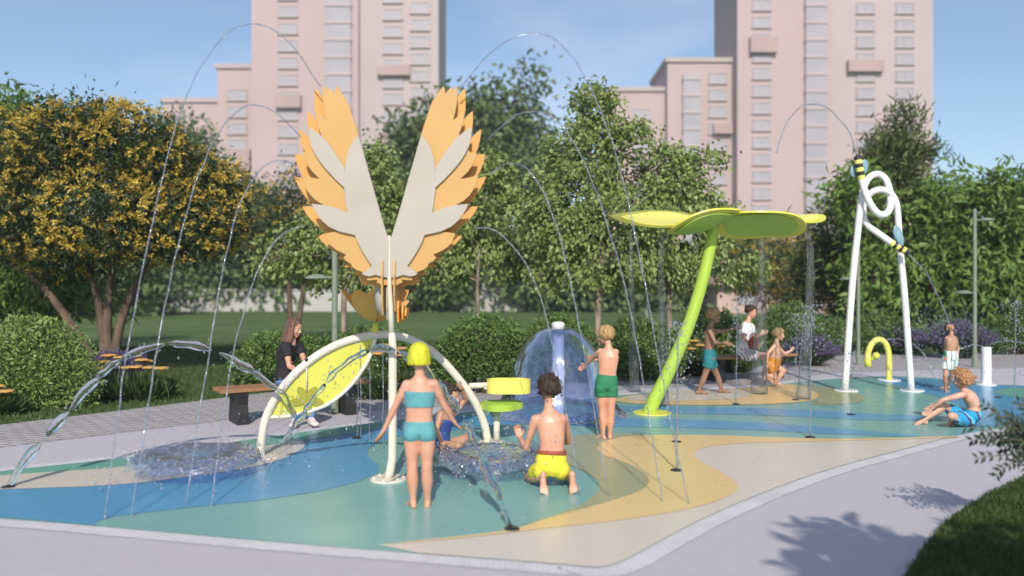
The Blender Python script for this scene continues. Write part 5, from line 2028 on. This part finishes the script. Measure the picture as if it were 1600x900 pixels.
    def scalp(s, n=220, hairline=.36, low=-.55):
        r, f, u = s.headframe()
        k = s.K['head']
        c = s.J['head'] + u * .018 * k - f * .008 * k
        out = []
        ga = math.pi * (3 - math.sqrt(5))
        for i in range(n):
            z = 1 - 2 * (i + .5) / n
            rr = math.sqrt(1 - z * z)
            x, y = math.cos(i * ga) * rr, math.sin(i * ga) * rr
            if z < low or (y > hairline + .55 * max(0, z) and z < .62) or (y > .05 and z < -.05):
                continue
            v = r * x + f * y + u * z
            p = c + r * (x * .071 * k) + f * (y * .087 * k) + u * (z * .082 * k)
            out.append((p, v.normalized(), (x, y, z)))
        return out, r, f, u, c, k

    def hair(s, parent, style, m, vox=.006, **kw):
        mb = MB()
        pts, r, f, u, c, k = s.scalp(kw.get('n', 260), kw.get('hairline', .36), kw.get('low', -.5))
        if style == 'short':
            mb.ellipsoid(c - f * .008 * k + u * .006 * k, (.073 * k, .080 * k, .081 * k), (r, f, u), 20, 14)
            for p, v, (x, y, z) in pts:
                dn = (-u + f * .35 * (1 if z > .5 else 0) + Vector((random.gauss(0, .3), random.gauss(0, .3), 0)))
                dn = (dn - v * dn.dot(v))
                dn = dn.normalized() if dn.length > .05 else f
                L = random.uniform(.03, .05) * k
                mb.tube([p + v * .003, p + v * .011 * k + dn * L * .5, p + v * .008 * k + dn * L], [.010 * k, .009 * k, .004 * k], 6, True)
        elif style == 'curly':
            for p, v, (x, y, z) in pts:
                q = p + v * random.uniform(.008, kw.get('puff', .026)) * k
                rr = random.uniform(.012, .019) * k
                mb.ellipsoid(q, (rr, rr, rr), nu=8, nv=6)
                q2 = q + Vector((random.gauss(0, .014), random.gauss(0, .014), random.gauss(0, .014))) * k
                mb.ellipsoid(q2, (rr * .8, rr * .8, rr * .8), nu=8, nv=6)
            mb.ellipsoid(c - f * .006 * k + u * .006 * k, (.076 * k, .085 * k, .086 * k), (r, f, u), 20, 14)
        elif style in ('bob', 'long'):
            L = kw.get('length', .10)
            mb.ellipsoid(c - f * .006 * k + u * .008 * k, (.078 * k, .088 * k, .084 * k), (r, f, u), 20, 14)
            for i in range(110):
                a = random.uniform(R(-kw.get('open', 128)), R(kw.get('open', 128)))
                x, y = math.sin(a), -math.cos(a)
                P = []
                for ph in np.linspace(R(80), R(-4), 6):
                    P.append(c + (r * (x * .079 * k) + f * (y * .091 * k)) * math.cos(ph) + u * (.087 * k * math.sin(ph)) + u * .004)
                out_ = (r * x + f * y)
                ll = L * random.uniform(.93, 1.05)
                wav = random.uniform(-1, 1)
                down = Vector((0, 0, -1)) if style == 'long' else -u
                for q in np.linspace(.2, 1, 5):
                    P.append(P[5] + down * (ll * q) + out_ * (kw.get('flare', .0) * q - .006 * q * q) + r * (.008 * wav * math.sin(q * 5)) + kw.get('drape', Vector((0, 0, 0))) * q * q)
                mb.tube(P, [.009 * k] * 8 + [.009 * k, .008 * k, .005 * k], 6, True)
        elif style == 'bun':
            for p, v, (x, y, z) in pts:
                mb.ellipsoid(p + v * .006 * k, (.017 * k, .017 * k, .017 * k), nu=8, nv=6)
            mb.ellipsoid(c - f * .008 * k + u * .006 * k, (.074 * k, .084 * k, .083 * k), (r, f, u), 20, 14)
            bc = c - f * kw.get('bf', .07) * k + u * kw.get('bu', .075) * k
            for i in range(40):
                v = Vector((random.gauss(0, 1), random.gauss(0, 1), random.gauss(0, 1))).normalized()
                rr = random.uniform(.010, .018) * k
                mb.ellipsoid(bc + v * .025 * k, (rr, rr, rr), nu=8, nv=6)
        return mb.build_solid('hair', m, parent, vox, 1)


def person(label, J, K, scale, sk, loc, curl=.35, vox=.006, group=None):
    B = Body(J, K, scale)
    t = thing('person', label, 'person', loc, group)
    mb = MB()
    mb.loft(B.sections(0, 1, n=18), 22, 2.25)
    for s in 'lr':
        B.arm(mb, s)
        B.leg(mb, s)
        B.foot(mb, s)
        B.hand(mb, s, curl if not isinstance(curl, dict) else curl[s])
        # shoulder and buttock fullness
        pos, r, f, tan = B.spine(.80)
        mb.tube([B.J[s + 'sh'], B.J[s + 'sh'].lerp(B.spine(.90)[0], .5), B.spine(.93)[0]], [B.K['sh'] * .95, B.K['sh'] * .95, B.K['neck'] * 1.1], 12, True)
        pos, r, f, tan = B.spine(.06)
        mb.ellipsoid(B.J[s + 'hip'] - f * (B.K['th'] * .35), (B.K['th'] * .98, B.K['th'] * .95, B.K['th'] * 1.0))
    B.head(mb)
    body = mb.build_solid('body', sk, t, vox, 3)
    B.face(body)
    return t, B, body


def shorts(B, parent, m, t1=.42, leg=.45, infl=.012, legf=.018, vox=.006, name='shorts', sm=2, waist=None):
    mb = MB()
    mb.loft(B.sections(0.0, t1, infl, 10), 24, 2.2)
    pos, r, f, tan = B.spine(.06)
    for s in 'lr':
        B.leg(mb, s, legf, 0.0, leg, lower=False, round_ends=False)
        mb.ellipsoid(B.J[s + 'hip'] - f * (B.K['th'] * .35), tuple(B.K['th'] * q + infl for q in (.98, .95, 1.0)))
    o = mb.build_solid(name, m, parent, vox, sm)
    if waist:
        w = MB()
        w.loft(B.sections(t1 - .055, t1 + .005, infl + .004, 4), 28, 2.2)
        w.build('waistband', waist, o)
    return o


def top(B, parent, m, t0, t1, infl=.007, sleeves=None, vox=.006, name='top', sm=2):
    mb = MB()
    mb.loft(B.sections(t0, t1, infl, 12), 24, 2.25)
    if sleeves:
        for s in 'lr':
            B.arm(mb, s, infl + .006, lower=False, t1=sleeves, round_ends=False)
            mb.tube([B.J[s + 'sh'], B.J[s + 'sh'].lerp(B.spine(.90)[0], .5), B.spine(.90)[0]], [B.K['sh'] * .95 + infl] * 2 + [B.K['neck'] * 1.1 + infl], 12, True)
    return mb.build_solid(name, m, parent, vox, sm)


V3 = Vector
UP = V3((0, 0, 1))
m_tealsw = mat('teal_swimwear', (0.11, 0.33, 0.37), 0.7, (0.095, 0.29, 0.33), nscale=20, bump=.3, bscale=60, spec=.3)
m_navy = mat('navy_swimsuit', (0.035, 0.075, 0.27), 0.6, (0.045, 0.10, 0.36), nscale=16, bump=.3, bscale=60, spec=.3)
m_yshort = mat('yellow_shorts', (0.74, 0.66, 0.06), 0.75, (0.70, 0.62, 0.05), nscale=10, bump=.5, bscale=26, spec=.25)
m_rust = mat('rust_waistband', (0.30, 0.07, 0.03), 0.7)
m_gshort = mat('green_trunks', (0.03, 0.21, 0.10), 0.7, (0.025, 0.175, 0.085), nscale=12, bump=.4, bscale=34, spec=.3)
m_tshort = mat('teal_shorts', (0.03, 0.20, 0.23), 0.75, (0.025, 0.17, 0.20), nscale=10, bump=.5, bscale=30, spec=.25)
m_oshort = mat('orange_trunks', (0.58, 0.25, 0.05), 0.75, (0.53, 0.225, 0.045), nscale=10, bump=.4, bscale=30, spec=.25)
m_stripe = stripe_mat('striped_shorts', [(0.74, 0.76, 0.74), (0.74, 0.76, 0.74), (0.04, 0.26, 0.17), (0.74, 0.76, 0.74)], 0.075)
m_pattern = stripe_mat('patterned_shorts', [(0.02, 0.30, 0.58), (0.02, 0.30, 0.58), (0.06, 0.045, 0.13), (0.14, 0.47, 0.72)], 0.17, (0.7, 0.2, 0.7), wob=.9)
m_wstripe = stripe_mat('striped_cotton_shorts', [(0.66, 0.66, 0.66), (0.66, 0.66, 0.66), (0.12, 0.12, 0.15)], 0.045, (0.8, 0.2, 0.5))
m_tshirtb = mat('black_shirt', (0.022, 0.02, 0.024), 0.8, (0.03, 0.028, 0.032), nscale=10, bump=.5, bscale=26, spec=.2)
m_tshirtw = mat('white_shirt', (0.74, 0.74, 0.76), 0.8, (0.70, 0.70, 0.72), nscale=10, bump=.5, bscale=26, spec=.2)
m_jeans = mat('blue_jeans', (0.17, 0.28, 0.50), 0.85, (0.11, 0.20, 0.38), nscale=7, bump=.4, bscale=50, spec=.2)
m_shoe = mat('pale_shoes', (0.72, 0.62, 0.62), 0.6, (0.66, 0.52, 0.54), nscale=12)
m_redbag = mat('rust_red_bag', (0.26, 0.06, 0.035), 0.6, (0.20, 0.045, 0.03), nscale=14, bump=.4)

# --- girl with yellow hair, back to the camera
d = 6.18
J = dict(pelvis=W(655, 684, d), neck=W(656, 588, d), mid=W(655, 645, d + .015), lhip=W(644, 678, d), rhip=W(667, 678, d),
         lsh=W(635.5, 601, d), rsh=W(678, 600, d), lelbow=W(615, 640, d + .02), lwrist=W(600, 672, d + .04), lhand=W(593, 685, d + .05), lthumb=V3((.5, .9, 0)),
         relbow=W(694, 634, d + .06), rwrist=W(707, 656, d + .12), rhand=W(717, 668, d + .16), rthumb=V3((-.4, .9, .3)),
         lknee=W(644, 732, d - .01), lankle=W(645.5, 783, d), ltoe=W(638, 790, d + .15), rknee=W(667, 732, d - .01), rankle=W(668, 783, d + .03), rtoe=W(673, 790, d + .2),
         head=W(655, 557, d + .01), look=V3((-.05, 1, -.1)), headup=V3((0, .05, 1)))
t, B, body = person('girl with a neon yellow bob and teal bikini seen from behind', J, KID, 1.0, sk_rosy, G(656, 794), .25)
B.hair(t, 'bob', h_neon, length=.078, flare=.008, open=138)
top(B, t, m_tealsw, .60, .83, .006, name='bandeau_top')
shorts(B, t, m_tealsw, .36, .17, .006, .006, name='bikini_bottoms')

# --- kneeling boy in yellow shorts, back to the camera
d = 6.78
J = dict(pelvis=W(858, 742, d - .02), neck=W(857, 640, d + .05), mid=W(862, 694, d), lhip=W(846, 734, d), rhip=W(875, 733, d),
         lsh=W(836, 655, d + .03), rsh=W(882, 654, d + .05), lelbow=W(822, 700, d + .10), lwrist=W(812, 684, d + .27), lhand=W(809, 672, d + .31), lthumb=V3((.9, 0, .3)),
         relbow=W(889, 690, d + .22), rwrist=W(868, 690, d + .42), rhand=W(856, 690, d + .48), rthumb=V3((0, 0, 1)),
         lknee=W(827, 752, d + .20), lankle=W(848, 755, 6.66), ltoe=W(849, 772, 6.60), lsole=V3((0.05, -1, .1)),
         rknee=W(884, 746, d + .26), rankle=W(894, 753, 6.68), rtoe=W(896, 769, 6.62), rsole=V3((0, -1, .1)),
         head=W(857, 608, d + .07), look=V3((-.35, 1, -.25)), headup=V3((-.02, .12, 1)))
J['lknee'].z = max(J['lknee'].z, .055)
J['rknee'].z = max(J['rknee'].z, .055)
J['lankle'].z = .115
J['rankle'].z = .115
t, B, body = person('boy with dark curly hair kneeling in yellow shorts, back turned', J, KID, 1.04, sk_rosy, G(860, 768), .9)
B.hair(t, 'curly', h_dark, n=330, puff=.022, low=-.62)
shorts(B, t, m_yshort, .40, .50, .012, .012, waist=m_rust)

# --- boy in green trunks at the dome
d = 8.97
J = dict(pelvis=W(946.5, 609, d), neck=W(951, 543, d), mid=W(949, 580, d - .01), lhip=W(939, 606, d), rhip=W(955, 606, d),
         lsh=W(938, 549, d + .02), rsh=W(962, 550, d - .02), lelbow=W(925, 560, d + .16), lwrist=W(915, 571, d + .28), lhand=W(908, 576, d + .34), lthumb=V3((0, .3, 1)),
         relbow=W(951, 568, d + .18), rwrist=W(929, 562, d + .30), rhand=W(920, 560, d + .35), rthumb=V3((0, .3, 1)),
         lknee=W(941, 647, d + .01), lankle=W(942, 680, d), ltoe=W(931, 686, d + .10), rknee=W(954, 647, d), rankle=W(953, 679, d + .02), rtoe=W(952, 686, d + .2),
         head=W(946.5, 523, d + .03), look=V3((-.85, .75, -.25)), headup=V3((-.12, .08, 1)))
t, B, body = person('boy in green swim trunks reaching toward the water dome', J, KID, 1.0, sk_rosy, G(947, 687), .3)
B.hair(t, 'short', h_blond, n=300, hairline=.45)
shorts(B, t, m_gshort, .42, .33, .008, .012, name='swim_trunks')

# --- boy in teal shorts, arm stretched to the right
d = 12.75
J = dict(pelvis=W(1110, 566, d), neck=W(1110, 511, d), mid=W(1108, 540, d), lhip=W(1108, 561, d + .09), rhip=W(1110, 561, d - .09),
         lsh=W(1112, 517, d + .13), rsh=W(1109, 518, d - .13), lelbow=W(1130, 518, d + .15), lwrist=W(1148, 513, d + .12), lhand=W(1157, 511, d + .12), lthumb=V3((0, 0, 1)),
         relbow=W(1118, 536, d - .22), rwrist=W(1131, 535, d - .28), rhand=W(1138, 537, d - .30), rthumb=V3((0, 0, 1)),
         lknee=W(1121, 587, d + .1), lankle=W(1127, 610, d + .1), ltoe=W(1138, 615, d + .1), rknee=W(1101, 587, d - .08), rankle=W(1092, 611, d - .08), rtoe=W(1104, 617, d - .08),
         head=W(1116, 494, d), look=V3((1, -.15, -.12)), headup=V3((.12, 0, 1)))
J['lankle'].z = J['rankle'].z = .075
t, B, body = person('brown skinned boy in teal shorts striding with one arm stretched out', J, KID, 1.06, sk_brown, G(1110, 616), .3, .007)
B.hair(t, 'curly', h_blond, n=260, puff=.018)
shorts(B, t, m_tshort, .40, .52, .018, .026)

# --- toddler running
d = 13.6
J = dict(pelvis=W(1207, 574, d), neck=W(1213, 535, d), mid=W(1212, 555, d - .02), lhip=W(1208, 570, d + .08), rhip=W(1206, 571, d - .08),
         lsh=W(1213, 539, d + .11), rsh=W(1210, 541, d - .11), lelbow=W(1226, 553, d + .16), lwrist=W(1236, 548, d + .14), lhand=W(1240, 544, d + .13), lthumb=V3((-.6, 0, .7)),
         relbow=W(1200, 552, d - .16), rwrist=W(1198, 566, d - .14), rhand=W(1198, 572, d - .12), rthumb=V3((1, 0, 0)),
         lknee=W(1224, 579, d + .05), lankle=W(1212, 597, d + .04), ltoe=W(1222, 603, d + .03), rknee=W(1210, 590, d - .08), rankle=W(1199, 586, d - .1), rtoe=W(1196, 596, d - .1), rsole=V3((-1, 0, 0)),
         head=W(1217, 522, d), look=V3((1, -.35, -.05)), headup=V3((.1, 0, 1)))
t, B, body = person('blond toddler running in orange trunks', J, TODDLER, 1.03, sk_fair, G(1212, 602), .95, .007)
B.hair(t, 'short', h_blond, n=240, hairline=.5)
shorts(B, t, m_oshort, .40, .5, .012, .016)

# --- boy in striped shorts with his head tipped back under the spray
d = 13.15
J = dict(pelvis=W(1485, 563, d), neck=W(1486.5, 524, d), mid=W(1486, 545, d - .03), lhip=W(1489, 560, d), rhip=W(1480, 560, d),
         lsh=W(1492.5, 528, d + .03), rsh=W(1479.5, 528, d - .03), lelbow=W(1497, 543, d + .08), lwrist=W(1497, 553, d + .02), lthumb=V3((-.5, -.6, 0)),
         relbow=W(1476.5, 545, d + .05), rwrist=W(1477, 556, d - .03), rthumb=V3((.5, -.6, 0)),
         lknee=W(1487, 585, d + .06), lankle=W(1480, 603, d + .24), ltoe=W(1473, 606, d + .26), rknee=W(1477, 587, d - .08), rankle=W(1477, 607, d - .02), rtoe=W(1480, 614, d - .15),
         head=W(1484, 512.5, d + .05), look=V3((-.25, -.35, 1)), headup=V3((-.2, .9, .5)))
t, B, body = person('small boy in green and white striped shorts with his head tipped back', J, KID, .84, sk_tan, G(1479, 612), .3, .007)
B.hair(t, 'short', h_dark, n=220, hairline=.5)
shorts(B, t, m_stripe, .42, .66, .014, .022)

# --- boy sitting on the blue edge
d = 9.9
J = dict(pelvis=W(1513, 655, d), neck=W(1506, 611, d), mid=W(1521, 634, d), lhip=W(1510, 655, d - .10), rhip=W(1512, 655, d + .10),
         lsh=W(1503, 617, d - .14), rsh=W(1506, 616, d + .13), lelbow=W(1473, 625, d - .10), lwrist=W(1455, 639, d - .02), lhand=W(1448, 645, d), lthumb=V3((0, .6, .8)),
         relbow=W(1480, 622, d + .16), rwrist=W(1458, 634, d + .12), rhand=W(1450, 640, d + .06), rthumb=V3((0, -.5, .8)),
         rknee=W(1475, 634, d + .08), rankle=W(1444, 658, d + .05), rtoe=W(1426, 663, d + .02), lknee=W(1486, 650, d - .30), lankle=W(1488, 659, d - .02), ltoe=W(1470, 664, d - .05), lsole=V3((0, -.5, -.8)),
         head=W(1503, 593, d + .0), look=V3((-.75, .62, -.18)), headup=V3((-.12, .05, 1)))
J['lankle'].z = .06
J['rankle'].z = .06
t, B, body = person('boy with ginger curls sitting in blue patterned shorts, knee drawn up', J, KID, 1.08, sk_fair, G(1500, 665), .4)
B.hair(t, 'curly', h_ginger, n=300, puff=.03, low=-.75)
shorts(B, t, m_pattern, .34, .80, .010, .020)

# --- girl in navy swimsuit sitting on the ground, arm raised behind her head
d = 7.85
J = dict(pelvis=W(688, 703, d), neck=W(700, 640, d), mid=W(691, 672, d), lhip=W(692, 700, d + .08), rhip=W(690, 700, d - .08),
         lsh=W(709, 646, d + .10), rsh=W(689, 647, d - .08), lelbow=W(727, 624, d + .14), lwrist=W(722, 606, d + .05), lhand=W(716, 604, d), lthumb=V3((-.2, 0, 1)),
         relbow=W(682, 672, d - .16), rwrist=W(691, 693, d - .2), rhand=W(699, 699, d - .2), rthumb=V3((1, 0, .2)),
         lknee=W(729, 684, d + .18), lankle=W(704, 702, d + .05), ltoe=W(690, 707, d - .02), lsole=V3((-.2, -.7, -.7)),
         rknee=W(716, 697, d - .22), rankle=W(732, 703, d - .02), rtoe=W(744, 707, d + .06), rsole=V3((0, -.6, -.8)),
         head=W(705, 619, d - .02), look=V3((.85, -.55, -.25)), headup=V3((.12, 0, 1)))
for k in ('lankle', 'rankle'):
    J[k].z = .07
J['pelvis'].z = .10
t, B, body = person('girl in a navy swimsuit sitting cross legged behind the water bowl', J, KID, 1.02, sk_tan, G(700, 712), .4)
B.hair(t, 'bun', h_dark, n=240, bf=.055, bu=.085)
mb = MB()
mb.loft(B.sections(0.0, .80, .007, 14), 24, 2.2)
for s in 'lr':
    B.leg(mb, s, .007, 0, .15, lower=False, round_ends=False)
    mb.tube([B.spine(.78)[0] + (B.J[s + 'sh'] - B.spine(.8)[0]) * .6 + B.spine(.8)[2] * .05, B.J[s + 'sh'].lerp(B.J['neck'], .4) + UP * .035, B.spine(.78)[0] + (B.J[s + 'sh'] - B.spine(.8)[0]) * .6 - B.spine(.8)[2] * .05], .012, 8, True)
mb.build_solid('swimsuit', m_navy, t, .006, 2)

# --- woman in black on the left bench, turned to the right
A0, A1 = G(373, 660), G(540, 645)
d = 10.05
J = dict(pelvis=W(448, 603, d), neck=W(456, 533, d), mid=W(445, 568, d), lhip=W(450, 600, d + .13), rhip=W(452, 600, d - .08),
         lsh=W(467, 541, d + .13), rsh=W(447, 541, d - .13), lelbow=W(476, 565, d + .02), lwrist=W(492, 584, d - .05), lhand=W(500, 590, d - .05), lthumb=V3((0, 0, 1)),
         relbow=W(452, 572, d - .22), rwrist=W(472, 584, d - .30), rhand=W(482, 588, d - .30), rthumb=V3((0, 0, 1)),
         lknee=W(496, 606, d - .18), lankle=W(486, 645, d - .20), ltoe=W(497, 656, d - .42), rknee=W(478, 608, d - .36), rankle=W(462, 642, d - .24), rtoe=W(455, 648, d - .5),
         head=W(460, 512, d - .01), look=V3((.92, -.35, -.35)), headup=V3((.25, 0, 1)))
J['lankle'].z = J['rankle'].z = .10
t, B, body = person('woman with long chestnut hair in a black shirt and jeans on the bench', J, ADULT, 1.0, sk_rosy, G(460, 650), .4, .007)
B.hair(t, 'long', h_brown, length=.21, flare=.025, open=120, drape=V3((-.05, 0, 0)))
top(B, t, m_tshirtb, .16, .95, .012, .55, .007, 'shirt')
mb = MB()
mb.loft(B.sections(0.0, .30, .010, 8), 24, 2.2)
for s in 'lr':
    B.leg(mb, s, .010, 0, 1, True, False)
mb.build_solid('jeans', m_jeans, t, .008, 3)
for s in 'lr':
    mb = MB()
    B.foot(mb, s, .008)
    mb.build_solid('shoe', m_shoe, t, .007, 2)

# --- woman in white on the right bench, looking down
d = 14.55
J = dict(pelvis=W(1161, 557, d), neck=W(1169, 502, d), mid=W(1163, 530, d), lhip=W(1164, 555, d + .12), rhip=W(1163, 555, d - .1),
         lsh=W(1173, 509, d + .13), rsh=W(1165, 510, d - .13), lelbow=W(1180, 530, d + .12), lwrist=W(1189, 522, d), lhand=W(1196, 519, d), lthumb=V3((0, 0, 1)),
         relbow=W(1161, 531, d - .22), rwrist=W(1177, 537, d - .28), rhand=W(1184, 539, d - .26), rthumb=V3((0, 0, 1)),
         lknee=W(1197, 555, d + .12), lankle=W(1196, 589, d + .08), ltoe=W(1206, 596, d - .05), rknee=W(1194, 557, d - .14), rankle=W(1199, 588, d - .2), rtoe=W(1209, 596, d - .35),
         head=W(1173.5, 487, d), look=V3((.85, -.5, -.45)), headup=V3((.2, -.05, 1)))
J['lankle'].z = J['rankle'].z = .09
t, B, body = person('woman in a white shirt and striped shorts looking down on the bench', J, ADULT, .96, sk_rosy, G(1170, 592), .4, .008)
B.hair(t, 'bun', h_dark, .007, n=240, bf=.085, bu=.045)
top(B, t, m_tshirtw, .10, .96, .014, .62, .008, 'shirt')
shorts(B, t, m_wstripe, .3, .62, .014, .02, .008)
bc = W(1178, 537, d - .33)
bag = MB()
bag.ellipsoid(bc, (.11, .07, .12), nu=20, nv=12)
bag.ellipsoid(bc + V3((.0, -.02, .05)), (.09, .06, .07), nu=16, nv=10)
o = thing('handbag', 'rust red bag held in the lap of the woman in white', 'bag', bc)
bag.build_solid('bag_body', m_redbag, o, .008, 2)
bag = MB()
bag.tube(catmull([bc + V3((-.07, 0, .09)), bc + V3((-.05, 0, .17)), bc + V3((.05, 0, .17)), bc + V3((.07, 0, .09))], 5), .009, 8)
bag.build('handle', m_redbag, o)

# ================================================================== haze volume added to pale and soften the towers
hz = MB()
hz.box((0, 75, 39), (260, 200, 82))
hm = bpy.data.materials.new('haze')
hm.use_nodes = True
hn = hm.node_tree
hn.nodes.remove(hn.nodes['Principled BSDF'])
hv = hn.nodes.new('ShaderNodeVolumePrincipled')
hv.inputs['Color'].default_value = (0.80, 0.90, 1.0, 1)
hv.inputs['Density'].default_value = 0.0008
hv.inputs['Anisotropy'].default_value = 0.0
hn.links.new(hv.outputs['Volume'], hn.nodes['Material Output'].inputs['Volume'])
tag(hz.build('haze', hm, smooth=False), 'thin pale haze added to soften the towers and far trees', 'haze', kind='stuff')
